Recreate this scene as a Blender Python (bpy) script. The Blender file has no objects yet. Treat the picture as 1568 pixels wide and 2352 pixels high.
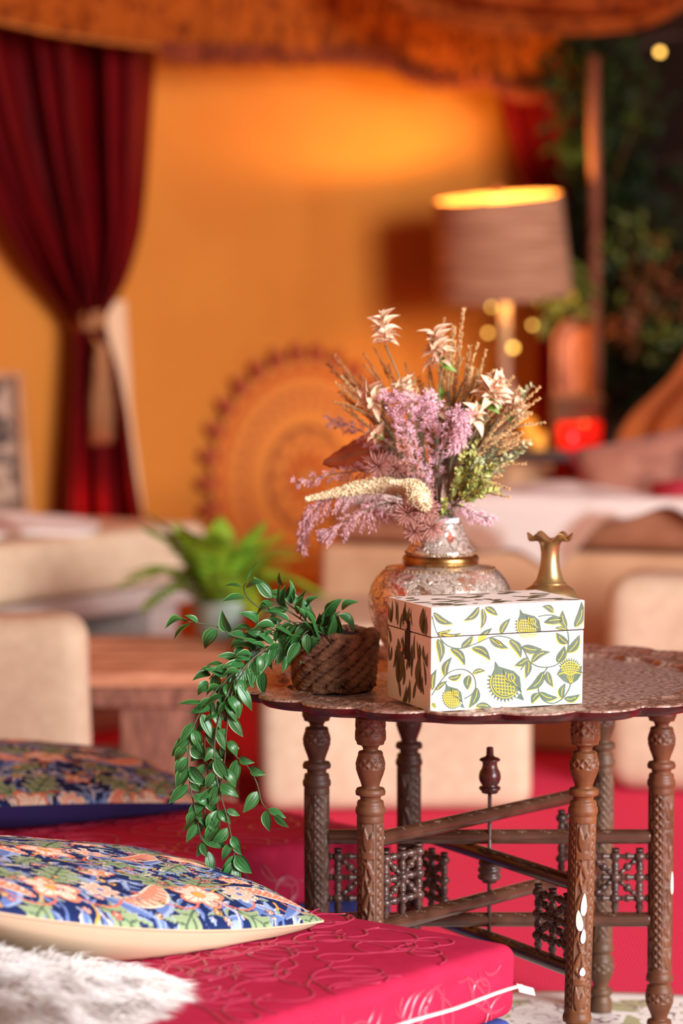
import bpy, bmesh, math, random
import numpy as np
from mathutils import Vector, Matrix
PI = math.pi
S = bpy.context.scene
COL = S.collection
rng = random.Random(7)
nrs = np.random.RandomState(11)

# ------------------------------------------------------------------ camera
W_PX, H_PX, LENS, SENSOR = 1568, 2352, 85.0, 36.0
FPX = LENS / SENSOR * H_PX
CAM_H, PITCH = 0.83, math.radians(3.77)
cam = bpy.data.cameras.new('camera'); cam.lens = LENS; cam.sensor_fit = 'VERTICAL'
cam.sensor_height = SENSOR; cam.sensor_width = 24.0
cam.dof.use_dof = True; cam.dof.focus_distance = 2.73; cam.dof.aperture_fstop = 2.7
cam.clip_start = 0.05
camo = bpy.data.objects.new('camera', cam); COL.objects.link(camo)
camo.location = (0, 0, CAM_H); camo.rotation_euler = (PI/2 - PITCH, 0, 0)
S.camera = camo
S.view_settings.view_transform = 'Standard'; S.view_settings.look = 'None'
S.view_settings.exposure = 0.0; S.view_settings.gamma = 1.0; S.view_settings.use_curve_mapping = False
S.cycles.use_denoising = True
S.cycles.max_bounces = 8; S.cycles.sample_clamp_indirect = 6.0

# ------------------------------------------------------------------ light
world = bpy.data.worlds.new('world'); S.world = world; world.use_nodes = True
bg = world.node_tree.nodes['Background']
bg.inputs[0].default_value = (1.0, 0.55, 0.36, 1); bg.inputs[1].default_value = 0.40   # light bounced about under the warm canvas
def area(name, loc, target, sx, sy, power, colr):
    l = bpy.data.lights.new(name, 'AREA'); l.shape = 'RECTANGLE'; l.size = sx; l.size_y = sy
    l.energy = power; l.color = colr
    o = bpy.data.objects.new(name, l); COL.objects.link(o); o.location = loc
    o.rotation_euler = (Vector(target) - Vector(loc)).to_track_quat('-Z', 'Y').to_euler(); return o
def point(name, loc, power, colr, r=0.03):
    l = bpy.data.lights.new(name, 'POINT'); l.energy = power; l.color = colr; l.shadow_soft_size = r
    o = bpy.data.objects.new(name, l); COL.objects.link(o); o.location = loc; return o
area('daylight_entrance', (3.6, -0.7, 1.9), (0.1, 3.2, 0.35), 2.7, 2.5, 630, (0.95, 0.98, 1.0))   # the open tent front

FZ = -0.020                               # floor level
# ------------------------------------------------------------------ helpers
def P(px, py, Y):                         # point seen at photo pixel (px, py), standing at distance Y
    u = (px - W_PX/2) / FPX; v = (py - H_PX/2) / FPX
    d = np.array([u, math.cos(PITCH) - v*math.sin(PITCH), -math.sin(PITCH) - v*math.cos(PITCH)])
    d *= Y / d[1]; return np.array([d[0], d[1], CAM_H + d[2]])
def PZ(px, py, z):                        # same, standing on the level z
    p = P(px, py, 1.0); k = (z - CAM_H) / (p[2] - CAM_H)
    return np.array([p[0]*k, k, z])
def srgb(r, g, b):
    f = lambda c: (c/255/12.92 if c/255 <= 0.04045 else ((c/255 + 0.055)/1.055)**2.4)
    return (f(r), f(g), f(b))
def new_mesh(name, V, F, mats=(), smooth=True, col=None, uv=None):
    me = bpy.data.meshes.new(name)
    V = np.asarray(V, float)
    me.from_pydata(V.tolist(), [], [tuple(f) for f in (F.tolist() if hasattr(F, 'tolist') else F)])
    for m in mats: me.materials.append(m)
    if smooth: me.shade_smooth()
    if col is not None:
        a = me.color_attributes.new('Col', 'FLOAT_COLOR', 'POINT')
        c = np.ones((len(V), 4)); c[:, :3] = col
        a.data.foreach_set('color', c.ravel())
    me.update(); return me
def root_of(o):
    while o.parent: o = o.parent
    return o
def obj(name, V, F, m, parent=None, smooth=True, col=None, loc=None):
    V = np.asarray(V, float)
    o0 = np.zeros(3)
    if parent is not None: o0 = np.array(root_of(parent).location)
    elif loc is not None: o0 = np.asarray(loc, float)
    me = new_mesh(name, V - o0, F, [m], smooth, col)
    o = bpy.data.objects.new(name, me); COL.objects.link(o)
    if parent is not None: o.parent = parent
    else: o.location = o0
    return o
def tag(o, label=None, cat=None, group=None, kind=None):
    if label: o['label'] = label
    if cat: o['category'] = cat
    if group: o['group'] = group
    if kind: o['kind'] = kind
    return o
def thing(name, loc, label, cat, group=None):
    o = bpy.data.objects.new(name, None); COL.objects.link(o); o.empty_display_size = 0.02
    o.location = tuple(float(x) for x in loc); return tag(o, label, cat, group)
class MB:                                  # collects pieces of ONE object's mesh
    def __init__(s): s.V = []; s.F = []; s.C = []; s.n = 0
    def add(s, V, F, c=None):
        V = np.asarray(V, float)
        n = s.n
        s.F.extend([tuple(i + n for i in f) for f in (F.tolist() if hasattr(F, 'tolist') else F)])
        s.V.append(V); s.n += len(V)
        if c is not None:
            c = np.asarray(c, float); s.C.append(np.tile(c, (len(V), 1)) if c.ndim == 1 else c)
        return s
    def obj(s, name, m, parent=None, smooth=True, loc=None):
        return obj(name, np.vstack(s.V), s.F, m, parent, smooth, np.vstack(s.C) if s.C else None, loc)
def grid_faces(n, m, close=False):         # n rows of m verts
    F = []
    mm = m if close else m - 1
    for i in range(n - 1):
        for j in range(mm):
            a = i*m + j; b = i*m + (j + 1) % m
            F.append((a, b, b + m, a + m))
    return F
def lathe(prof, seg, c=(0, 0, 0), wob=None):
    prof = np.asarray(prof, float); n = len(prof)
    th = np.arange(seg) * 2*PI/seg
    r = prof[:, 0:1]; V = np.stack([r*np.cos(th), r*np.sin(th), np.repeat(prof[:, 1:2], seg, 1)], -1)
    if wob: V = wob(V, th)
    F = [(a, d, cc, b) for (a, b, cc, d) in grid_faces(n, seg, True)]
    F = [tuple(reversed(f)) for f in F]
    F.append(tuple(range(seg))[::-1]); F.append(tuple((n - 1)*seg + i for i in range(seg)))
    return V.reshape(-1, 3) + np.asarray(c, float), F
def frames(Q):
    Q = np.asarray(Q, float); n = len(Q)
    T = np.gradient(Q, axis=0); T /= np.linalg.norm(T, axis=1, keepdims=True) + 1e-12
    ref = np.array([0, 0, 1.0]) if abs(T[0][2]) < 0.9 else np.array([1.0, 0, 0])
    A = np.zeros_like(Q); a = np.cross(T[0], ref); a /= np.linalg.norm(a)
    for i in range(n):
        a = a - T[i]*np.dot(a, T[i]); a /= np.linalg.norm(a) + 1e-12; A[i] = a
    return T, A, np.cross(T, A)
def tube(Q, r, seg=6, flat=1.0):
    Q = np.asarray(Q, float); n = len(Q); r = np.broadcast_to(np.asarray(r, float), (n,))
    T, A, B = frames(Q); th = np.arange(seg)*2*PI/seg
    V = Q[:, None] + r[:, None, None]*(np.cos(th)[None, :, None]*A[:, None] + flat*np.sin(th)[None, :, None]*B[:, None])
    F = grid_faces(n, seg, True); F.append(tuple(range(seg))[::-1]); F.append(tuple((n-1)*seg + i for i in range(seg)))
    return V.reshape(-1, 3), F
def spline(pts, n):                        # Catmull-Rom through pts
    p = np.asarray(pts, float)
    if len(p) == 2: return p[0] + (p[1]-p[0])*np.linspace(0, 1, n)[:, None]
    p = np.vstack([2*p[0]-p[1], p, 2*p[-1]-p[-2]]); k = len(p) - 3
    out = []
    for t in np.linspace(0, k - 1e-9, n):
        i = int(t); f = t - i; a, b, c, d = p[i], p[i+1], p[i+2], p[i+3]
        out.append(0.5*(2*b + (c-a)*f + (2*a-5*b+4*c-d)*f*f + (3*b-a-3*c+d)*f**3))
    return np.array(out)
def softbox(h, r, inner=4, disp=None):     # rounded box, half sizes h, corner radius r
    h = np.asarray(h, float)
    ax = [np.unique(np.concatenate([[-a, -a+.15*r, -a+.4*r, -a+.7*r], np.linspace(-a+r, a-r, inner+1), [a-.7*r, a-.4*r, a-.15*r, a]])) for a in h]
    V = []; F = []; n0 = 0
    for k in range(3):
        i, j = (k+1) % 3, (k+2) % 3
        for s in (-1, 1):
            A, B = np.meshgrid(ax[i], ax[j], indexing='ij'); p = np.zeros(A.shape + (3,))
            p[..., i] = A; p[..., j] = B; p[..., k] = s*h[k]
            f = grid_faces(len(ax[i]), len(ax[j]))
            if s < 0: f = [q[::-1] for q in f]
            F += [tuple(x + n0 for x in q) for q in f]; V.append(p.reshape(-1, 3)); n0 += A.size
    V = np.vstack(V)
    inn = np.clip(V, -(h-r), h-r); d = V - inn; L = np.linalg.norm(d, axis=1, keepdims=True)
    nrm = d/np.maximum(L, 1e-9); V = inn + r*nrm
    key = {}; idx = []; U = []
    for p in np.round(V, 6):
        t = tuple(p)
        if t not in key: key[t] = len(U); U.append(p)
        idx.append(key[t])
    F2 = []
    for q in F:
        q = [idx[x] for x in q]; z = []
        for x in q:
            if x not in z: z.append(x)
        if len(z) > 2: F2.append(tuple(z))
    V = np.array(U)
    if disp: V = disp(V)
    return V, F2
def rotz(V, a, c=(0, 0, 0)):
    V = np.asarray(V, float); ca, sa = math.cos(a), math.sin(a)
    return np.stack([V[:, 0]*ca - V[:, 1]*sa, V[:, 0]*sa + V[:, 1]*ca, V[:, 2]], -1) + np.asarray(c, float)
def wav(V, f, amp, seed=0):                # cheap smooth noise for cloth
    r = np.random.RandomState(seed); o = np.zeros(len(V))
    for k in range(5):
        d = r.normal(size=3); d *= f*(1+.5*k)/np.linalg.norm(d); o += np.sin(V @ d + r.rand()*7)/(1+.5*k)
    return o*amp/2.2
def basis(d, nrm):                         # matrix: +X along d, +Z near nrm
    x = Vector(d).normalized(); z = Vector(nrm); z = z - x*z.dot(x)
    if z.length < 1e-4: z = x.orthogonal()
    z.normalize(); y = z.cross(x); m = Matrix((x, y, z)).transposed(); return m
def place(name, me, parent, pos, d, nrm, sc=1.0):
    o = bpy.data.objects.new(name, me); COL.objects.link(o)
    m = basis(d, nrm).to_4x4(); 
    o.parent = parent; rl = root_of(parent).location
    o.matrix_local = Matrix.Translation(Vector(pos) - rl) @ m @ Matrix.Scale(sc, 4); return o

# ------------------------------------------------------------------ materials
def M(name, col=(.5, .5, .5), rough=.6, metal=0., spec=.5, col2=None, nscale=8., ndet=4., nlo=.35, nhi=.65, stretch=None,
      bump=0., bscale=40., bdist=.002, sheen=0., attr=False, trans=0., emis=None, estr=0., coat=0., alpha=None, sss=0., bkind='noise', weave=0.):
    m = bpy.data.materials.new(name); m.use_nodes = True; nt = m.node_tree; L = nt.links; nd = nt.nodes
    b = nd['Principled BSDF']; b.inputs['Roughness'].default_value = rough; b.inputs['Metallic'].default_value = metal
    b.inputs['Specular IOR Level'].default_value = spec
    tc = nd.new('ShaderNodeTexCoord'); src = tc.outputs['Object']
    if stretch:
        mp = nd.new('ShaderNodeMapping'); mp.inputs['Scale'].default_value = stretch; L.new(src, mp.inputs[0]); src2 = mp.outputs[0]
    else: src2 = src
    base = None
    if attr:
        a = nd.new('ShaderNodeAttribute'); a.attribute_name = 'Col'; base = a.outputs['Color']
    if col2 is not None:
        n = nd.new('ShaderNodeTexNoise'); n.inputs['Scale'].default_value = nscale; n.inputs['Detail'].default_value = ndet; L.new(src2, n.inputs['Vector'])
        mr = nd.new('ShaderNodeMapRange'); mr.inputs[1].default_value = nlo; mr.inputs[2].default_value = nhi; L.new(n.outputs[0], mr.inputs[0])
        mx = nd.new('ShaderNodeMix'); mx.data_type = 'RGBA'; mx.blend_type = 'MULTIPLY' if attr else 'MIX'
        if attr:
            L.new(base, mx.inputs[6]); mx.inputs[7].default_value = (*col2, 1)
        else:
            mx.inputs[6].default_value = (*col, 1); mx.inputs[7].default_value = (*col2, 1)
        L.new(mr.outputs[0], mx.inputs[0]); base = mx.outputs[2]
    if base is not None: L.new(base, b.inputs['Base Color'])
    else: b.inputs['Base Color'].default_value = (*col, 1)
    if bump:
        if bkind == 'voronoi':
            t = nd.new('ShaderNodeTexVoronoi'); t.inputs['Scale'].default_value = bscale; t.feature = 'DISTANCE_TO_EDGE'
        else:
            t = nd.new('ShaderNodeTexNoise'); t.inputs['Scale'].default_value = bscale; t.inputs['Detail'].default_value = 3
        L.new(src2, t.inputs['Vector'])
        bp = nd.new('ShaderNodeBump'); bp.inputs['Strength'].default_value = bump; bp.inputs['Distance'].default_value = bdist
        L.new(t.outputs[0], bp.inputs['Height']); L.new(bp.outputs[0], b.inputs['Normal'])
    if sheen: b.inputs['Sheen Weight'].default_value = sheen; b.inputs['Sheen Roughness'].default_value = .4
    if trans: b.inputs['Transmission Weight'].default_value = trans
    if coat: b.inputs['Coat Weight'].default_value = coat; b.inputs['Coat Roughness'].default_value = .15
    if sss: b.inputs['Subsurface Weight'].default_value = sss; b.inputs['Subsurface Radius'].default_value = (.01, .006, .004); b.inputs['Subsurface Scale'].default_value = .5
    if emis: b.inputs['Emission Color'].default_value = (*emis, 1); b.inputs['Emission Strength'].default_value = estr
    return m
def math_node(nt, op, a, b=None, c=None):
    n = nt.nodes.new('ShaderNodeMath'); n.operation = op
    for i, x in enumerate((a, b, c)):
        if x is None: continue
        if isinstance(x, (int, float)): n.inputs[i].default_value = x
        else: nt.links.new(x, n.inputs[i])
    return n.outputs[0]
# ------------------------------------------------------------------ the tent (setting)
def wall_y(X): return 6.855 + 0.839*X
def wall_at(px): return 6.855/(1 - 0.839*(px - 784)/FPX)
m_orange_cloth = M('orange_cloth', srgb(176, 84, 18), .8, col2=srgb(150, 66, 12), nscale=6)
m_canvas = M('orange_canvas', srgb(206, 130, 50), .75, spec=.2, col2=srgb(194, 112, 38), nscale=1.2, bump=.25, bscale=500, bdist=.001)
m_shaded = M('shaded_canvas', srgb(46, 26, 14), .9, spec=.1, col2=srgb(24, 16, 10), nscale=2.5)  # deep shade of the right corner put into the canvas colour
m_roof = M('roof_canvas', srgb(190, 95, 25), .8)
def m_carpet_():
    m = M('red_carpet', srgb(243, 50, 82), .9, spec=.12); nt = m.node_tree; L = nt.links; b = nt.nodes['Principled BSDF']
    tc = nt.nodes.new('ShaderNodeTexCoord'); sp = nt.nodes.new('ShaderNodeSeparateXYZ'); L.new(tc.outputs['Object'], sp.inputs[0])
    x = math_node(nt, 'MULTIPLY', math_node(nt, 'ADD', sp.outputs[0], math_node(nt, 'MULTIPLY', sp.outputs[1], .25)), 2*PI/.0062)
    y = math_node(nt, 'MULTIPLY', math_node(nt, 'ADD', sp.outputs[1], math_node(nt, 'MULTIPLY', sp.outputs[0], -.2)), 2*PI/.0115)
    h = math_node(nt, 'ADD', math_node(nt, 'MULTIPLY', math_node(nt, 'SINE', math_node(nt, 'ADD', x, math_node(nt, 'MULTIPLY', math_node(nt, 'SINE', math_node(nt, 'MULTIPLY', y, .5)), 1.5))), math_node(nt, 'SINE', y)), 0)
    mr = nt.nodes.new('ShaderNodeMapRange'); mr.inputs[1].default_value = -.95; mr.inputs[2].default_value = -.25; L.new(h, mr.inputs[0])
    mx = nt.nodes.new('ShaderNodeMix'); mx.data_type = 'RGBA'; L.new(mr.outputs[0], mx.inputs[0])
    mx.inputs[6].default_value = (*srgb(160, 24, 50), 1); mx.inputs[7].default_value = (*srgb(238, 62, 98), 1); L.new(mx.outputs[2], b.inputs['Base Color'])
    bp = nt.nodes.new('ShaderNodeBump'); bp.inputs['Strength'].default_value = .5; bp.inputs['Distance'].default_value = .0015
    L.new(h, bp.inputs['Height']); L.new(bp.outputs[0], b.inputs['Normal']); return m
m_carpet = m_carpet_()
f = obj('floor', [(-5, -1.5, FZ), (5, -1.5, FZ), (5, 9, FZ), (-5, 9, FZ)], [(0, 1, 2, 3)], m_carpet, smooth=False); tag(f, kind='structure')
def wall_grid(x0, x1, fy, z0, z1, n, k, amp, f, seed):
    X = np.linspace(x0, x1, n); Z = np.linspace(z0, z1, k); A, B = np.meshgrid(X, Z, indexing='ij')
    V = np.stack([A, fy(A), B], -1).reshape(-1, 3); V[:, 1] += wav(V*np.array([1, 1, .35]), f, amp, seed)
    return V, grid_faces(n, k)
V, F = wall_grid(-2.2, .66, wall_y, FZ, 2.5, 90, 30, .016, 5, 3)
# slack folds that sag from the curtain pole
V[:, 1] -= .012*np.exp(-((V[:, 2] - (.62 + .35*(V[:, 0] + .35)**2))/.03)**2)*(V[:, 0] > -.6) + .012*np.exp(-((V[:, 0] + .17 - .05*V[:, 2])/.02)**2)
w = obj('wall_back', V, F, m_canvas); tag(w, kind='structure')
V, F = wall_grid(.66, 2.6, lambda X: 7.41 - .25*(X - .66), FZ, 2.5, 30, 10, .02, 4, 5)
w = obj('wall_right', V, F, m_shaded); tag(w, kind='structure')
V, F = wall_grid(-2.2, 2.6, lambda X: 0*X, 0, 1, 2, 2, 0, 1, 1)
c = obj('ceiling', [(-3.4, 3.2, 2.5), (3.2, 3.2, 2.5), (3.2, 8.6, 2.45), (-3.4, 8.6, 2.45)], [(0, 1, 2, 3)], m_roof, smooth=False); tag(c, kind='structure')
w = obj('wall_left', [(-2.2, 5.0, FZ), (-2.7, 1.6, FZ), (-2.7, 1.6, 2.5), (-2.2, 5.0, 2.5)], [(0, 1, 2, 3)], m_canvas, smooth=False); tag(w, kind='structure')

def drape(rows, depth, nf, amp, ncol=120, nrow=90, seed=0, fold0=0.):
    """hanging cloth: rows of (py, left px, right px); depth(px) -> Y"""
    r = np.array(rows, float); py = np.linspace(r[0, 0], r[-1, 0], nrow)
    Lx = np.interp(py, r[:, 0], r[:, 1]); Rx = np.interp(py, r[:, 0], r[:, 2])
    k = np.ones(7)/7
    Lx = np.convolve(np.pad(Lx, 3, 'edge'), k, 'valid'); Rx = np.convolve(np.pad(Rx, 3, 'edge'), k, 'valid')
    rr = np.random.RandomState(seed); ph = rr.rand(4)*6; V = np.zeros((nrow, ncol, 3)); t = np.linspace(0, 1, ncol)
    wmax = (Rx - Lx).max()
    for i in range(nrow):
        px = Lx[i] + (Rx[i] - Lx[i])*t
        fold = np.sin(2*PI*nf*t + ph[0] + .6*np.sin(3*t + ph[1])) + .45*np.sin(2*PI*nf*1.9*t + ph[2]) + .3*np.sin(2*PI*nf*3.1*t + ph[3] + i*.01)
        a = amp*(.55 + .45*(Rx[i] - Lx[i])/wmax)
        for j in range(ncol): V[i, j] = P(px[j], py[i], depth(px[j]) - a*(1 + fold[j]*.6))
    return V.reshape(-1, 3), [q[::-1] for q in grid_faces(nrow, ncol)]
def solid(o, t):
    md = o.modifiers.new('thickness', 'SOLIDIFY'); md.thickness = t; md.offset = 0; return o

# ------------------------------------------------------------------ left curtain with tie-back and tassel
m_velvet = M('burgundy_velvet', srgb(104, 1, 7), .65, spec=.12, col2=srgb(84, 0, 5), nscale=6)
m_gold = M('gold_cord', srgb(176, 110, 48), .6, col2=srgb(130, 76, 30), nscale=90)
m_tassel = M('tassel_thread', srgb(196, 140, 92), .8, stretch=(60, 60, 2), col2=srgb(130, 80, 45), nscale=6)
m_lining = M('cream_lining', srgb(232, 190, 150), .8)
wd = lambda px: wall_at(px) - .05
cur = thing('tieback_curtain', P(200, 1185, wall_at(200) - .12), 'deep red velvet curtain gathered by a gold tieback against the orange wall', 'curtain')
V, F = drape([(20, -190, 365), (130, -150, 356), (300, -90, 345), (420, -40, 336), (520, 14, 326), (600, 62, 306), (660, 108, 284), (700, 142, 256), (740, 170, 234)], wd, 3.2, .10, seed=2)
solid(obj('upper_drape', V, F, m_velvet, cur), .004)
V, F = drape([(736, 171, 234), (770, 172, 246), (850, 168, 272), (950, 162, 292), (1100, 152, 312), (1200, 146, 330), (1330, 140, 345)], wd, 2.6, .08, seed=4)
solid(obj('lower_drape', V, F, m_velvet, cur), .004)
yk = wall_at(205) - .1
c0 = P(203, 738, yk); th = np.linspace(0, 2*PI, 33)[:-1]
prof = []
V = []; 
for k, zz in enumerate(np.linspace(-.022, .022, 7)):
    rad = .04 + .006*math.cos((k-3)/3*1.4) 
    V += [c0 + np.array([rad*math.cos(t), .042*math.sin(t), zz + .006*math.cos(t)]) for t in th]
obj('tieback', np.array(V), grid_faces(7, 32, True), m_gold, cur)
mb = MB(); q0 = P(212, 770, yk - .06); q1 = P(232, 800, yk - .06)
mb.add(*tube(spline([q0, (q0+q1)/2 + [0, -.01, 0], q1], 10), .006, 8))
mb.obj('tassel_cord', m_gold, cur)
V, F = lathe([(.001, .012), (.012, .01), (.017, 0), (.014, -.012), (.018, -.018), (.02, -.06), (.024, -.2), (.026, -.226), (.002, -.228)], 20, q1)
tas = obj('tassel', V, F, m_tassel, cur)
mb = MB()
for k in range(46):
    a = rng.random()*2*PI; r0, r1 = .017, .024 + .005*rng.random()
    mb.add(*tube([q1 + [r0*math.cos(a), r0*math.sin(a), -.02], q1 + [r1*math.cos(a), r1*math.sin(a), -.13], q1 + [r1*1.05*math.cos(a), r1*math.sin(a), -.225 - .02*rng.random()]], .0022, 4))
tag(mb.obj('tassel_threads', m_tassel, tas), kind='stuff')
V, F = drape([(690, 240, 288), (760, 242, 292), (850, 268, 298), (950, 290, 302), (1100, 308, 322), (1200, 324, 332)], lambda px: wall_at(px) - .035, 1, .006, 12, 40, seed=6)
solid(obj('curtain_lining', V, F, m_lining, cur), .003)

# right curtain, half hidden by greenery
m_velvet2 = M('dark_red_velvet', srgb(128, 6, 12), .7, spec=.15)
V, F = drape([(60, 1120, 1330), (220, 1142, 1330), (300, 1160, 1320), (380, 1190, 1310), (450, 1220, 1300), (520, 1240, 1300), (700, 1235, 1310), (1150, 1225, 1320)], lambda px: 7.2, 3, .04, 60, 60, seed=8)
o = obj('corner_curtain', V, F, m_velvet2); solid(o, .004); tag(o, 'dark red curtain swept aside in the corner behind the table lamp', 'curtain')

# ------------------------------------------------------------------ valance and swag under the roof
def m_print_(name, a, b, c3, s=1.):
    m = M(name, a, .85, spec=.1); nt = m.node_tree; L = nt.links; bs = nt.nodes['Principled BSDF']
    tc = nt.nodes.new('ShaderNodeTexCoord'); v = nt.nodes.new('ShaderNodeTexVoronoi'); v.inputs['Scale'].default_value = 42*s; v.feature = 'F1'
    mp = nt.nodes.new('ShaderNodeMapping'); mp.inputs['Scale'].default_value = (1, .3, .62); L.new(tc.outputs['Object'], mp.inputs[0]); L.new(mp.outputs[0], v.inputs['Vector'])
    r = nt.nodes.new('ShaderNodeValToRGB'); L.new(v.outputs[0], r.inputs[0])
    e = r.color_ramp.elements; e[0].position = .15; e[0].color = (*b, 1); e[1].position = .5; e[1].color = (*a, 1)
    k = e.new(.32); k.color = (*c3, 1); L.new(r.outputs[0], bs.inputs['Base Color']); return m
m_val = m_print_('printed_cotton', srgb(150, 72, 16), srgb(78, 34, 14), srgb(126, 52, 12))
m_fringe = M('orange_fringe', srgb(146, 60, 16), .85, col2=srgb(112, 36, 8), nscale=25)
m_band = M('ochre_band', srgb(186, 110, 30), .8, col2=srgb(136, 72, 18), nscale=60)
bot = [(-160, 20), (0, 52), (120, 78), (250, 98), (372, 112), (420, 118), (600, 122), (760, 124), (880, 136), (940, 165), (1000, 182), (1060, 182), (1110, 178), (1150, 196), (1200, 210), (1260, 204), (1300, 150), (1320, 60)]
bx = np.array(bot, float)
def vdep(px): return wall_at(min(px, 1200)) - .30
pxs = np.linspace(-160, 1320, 190); pyb = np.interp(pxs, bx[:, 0], bx[:, 1])
V = np.zeros((190, 26, 3))
for i, (x, y) in enumerate(zip(pxs, pyb)):
    for j, t in enumerate(np.linspace(0, 1, 26)):
        fold = .012*math.sin(x*.045) + .008*math.sin(x*.11 + 1) + .02*math.sin(x*.016 + t*3)
        V[i, j] = P(x, y - t*(y + 190), vdep(x) - .035 + fold*(1 - .4*t) - .05*t)
val = thing('canopy_valance', P(600, 122, vdep(600)), 'printed orange canopy valance hanging in folds along the top of the wall', 'valance')
solid(obj('valance_cloth', V.reshape(-1, 3), grid_faces(190, 26), m_val, val), .003)
edge = [P(x, y, vdep(x) - .05 + .012*math.sin(x*.045)) for x, y in zip(pxs, pyb)]
cut = int(np.searchsorted(pxs, 372))
V, F = tube(np.array(edge[:cut]) - [0, .012, 0], .011, 8, .5); obj('gold_trim', V, F, m_band, val)
mb = MB()
for k in range(cut, 180):
    for s in range(3):
        p = edge[k] + (edge[k+1] - edge[k])*s/3 + np.array([0, rng.uniform(-.01, .01), 0]); l = rng.uniform(.022, .04)
        mb.add(*tube([p + [0, 0, .02], p + [rng.uniform(-.004, .004), 0, -l*.5], p + [rng.uniform(-.008, .008), 0, -l]], [.004, .003, .0012], 4))
tag(mb.obj('fringe', m_fringe, val), kind='stuff')
# folds gathered lower at the corner
sw = np.array([(760, -60), (850, -8), (930, 36), (1010, 62), (1120, 78), (1250, 82), (1380, 78), (1470, 66), (1530, 42), (1590, 4), (1660, -60)], float)
pxs = np.linspace(760, 1660, 110); pyb = np.interp(pxs, sw[:, 0], sw[:, 1]); V = np.zeros((110, 22, 3))
for i, (x, y) in enumerate(zip(pxs, pyb)):
    for j, t in enumerate(np.linspace(0, 1, 22)):
        V[i, j] = P(x, y - t*170, 6.2 - .05*math.sin(t*PI) - .03*math.sin(t*15 + x*.006) - .015*math.sin(x*.03))
o = obj('canopy_swag', V.reshape(-1, 3), grid_faces(110, 22), m_print_('swag_cotton', srgb(140, 62, 16), srgb(84, 32, 10), srgb(120, 48, 12), .7)); solid(o, .003)
tag(o, 'brown orange canopy swag looping across the top right corner', 'canopy')

# ------------------------------------------------------------------ round mandala cloth on the wall
m_man = M('mandala_print', attr=True, rough=.85, spec=.1)
mc = P(705, 1098, 6.73); ca, sa = math.cos(math.radians(40)), math.sin(math.radians(40)); R = .352
nr, na = 90, 288; ok_c = []
rr = np.linspace(0, 1, nr)[:, None]*np.ones((1, na)); aa = np.ones((nr, 1))*np.arange(na)*2*PI/na
ou, ru, br, dk = [np.array(srgb(*c)) for c in ((214, 134, 60), (178, 86, 38), (176, 98, 52), (118, 62, 44))]
c = np.tile(ou, (nr, na, 1)).astype(float)
def band(a, b): return ((rr >= a) & (rr < b))
def put(mask, colr, k=1.): c[mask] = c[mask]*(1-k) + colr*k
put(band(.9, .94), ru); put(band(.86, .9), ru*1.05); put(band(.8, .83), ru, .4)
put(band(.56, .79) & (np.sin(aa*34 + np.sin(rr*60)) > -.45), br, .8); put(band(.71, .74) & (np.sin(aa*48) > 0), dk, .5)
put(band(.4, .46), dk, .75); put(band(.42, .445) & (np.cos(aa*12) > .55), dk)
put(band(.2, .4) & (np.cos(aa*12 + np.sin(rr*25)*2) > 0), br); put(band(.12, .2), ru); put(band(0, .12) & (np.cos(aa*8) > 0), dk, .7)
V = np.stack([R*.94*rr*np.cos(aa)*ca, R*.94*rr*np.cos(aa)*sa - .004*np.sin(aa*3)*rr, R*.94*rr*np.sin(aa)], -1)
man = thing('mandala_tapestry', mc, 'round orange and rust mandala cloth with petal edge hung on the wall', 'tapestry')
o = obj('printed_disc', V.reshape(-1, 3) + mc, grid_faces(nr, na, True), m_man, man, col=c.reshape(-1, 3)); solid(o, .002)
m_pet = M('petal_cloth', srgb(178, 82, 38), .85, col2=srgb(134, 48, 24), nscale=60)
pt = []; t = np.linspace(0, 1, 9)
wq = .024*np.array([.55, .8, .95, 1, .95, .8, .58, .3, .04])
Vp = np.array([(x*.066 - .008, y*wv, .003*math.sin(x*PI)) for x, wv in zip(t, wq) for y in (-1, -.4, .4, 1)])
me_pet = new_mesh('petal', Vp, grid_faces(9, 4), [m_pet])
for k in range(30):
    a = 2*PI*k/30; d = (math.cos(a)*ca, math.cos(a)*sa, math.sin(a))
    place('petal', me_pet, man, Vector(mc) + Vector(d)*R*.925 + Vector((.002, -.003, 0)), d, (sa, -ca, 0))

# ------------------------------------------------------------------ framed picture, left edge
pf = P(10, 1185, 5.75); pic = thing('framed_picture', pf, 'pale wood framed botanical picture propped on the daybed at the left edge', 'picture')
def quadbox(a, b, th, nrm): pass
x1 = P(46, 860, 5.75); x2 = P(66, 1180, 5.72)
def bar(p, q, w, d):
    p = np.asarray(p, float); q = np.asarray(q, float); ax = (q - p)/np.linalg.norm(q - p); dn = np.array([0, -1, 0]); sd = np.cross(ax, dn); sd /= np.linalg.norm(sd); dn = np.cross(sd, ax)
    V = [e + s*sd*w/2 + t*dn*d/2 for e in (p, q) for s, t in ((-1, -1), (1, -1), (1, 1), (-1, 1))]
    return np.array(V), [(0, 1, 2, 3)[::-1], (4, 5, 6, 7), (0, 4, 5, 1)[::-1], (1, 5, 6, 2)[::-1], (2, 6, 7, 3)[::-1], (3, 7, 4, 0)[::-1]]
m_pale = M('pale_wood', srgb(206, 158, 116), .6, stretch=(4, 40, 4), col2=srgb(178, 126, 84), nscale=5)
m_mount = M('grey_mount', srgb(132, 100, 82), .8)
lft = np.array([-.42, 0, 0])
mb = MB(); mb.add(*bar(x1, x2, .014, .02)).add(*bar(x1 + lft, x2 + lft, .014, .02)).add(*bar(x1 + [.007, 0, 0], x1 + lft, .014, .02)).add(*bar(x2 + [.007, 0, 0], x2 + lft, .014, .02))
mb.obj('picture_frame', m_pale, pic, smooth=False)
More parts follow.
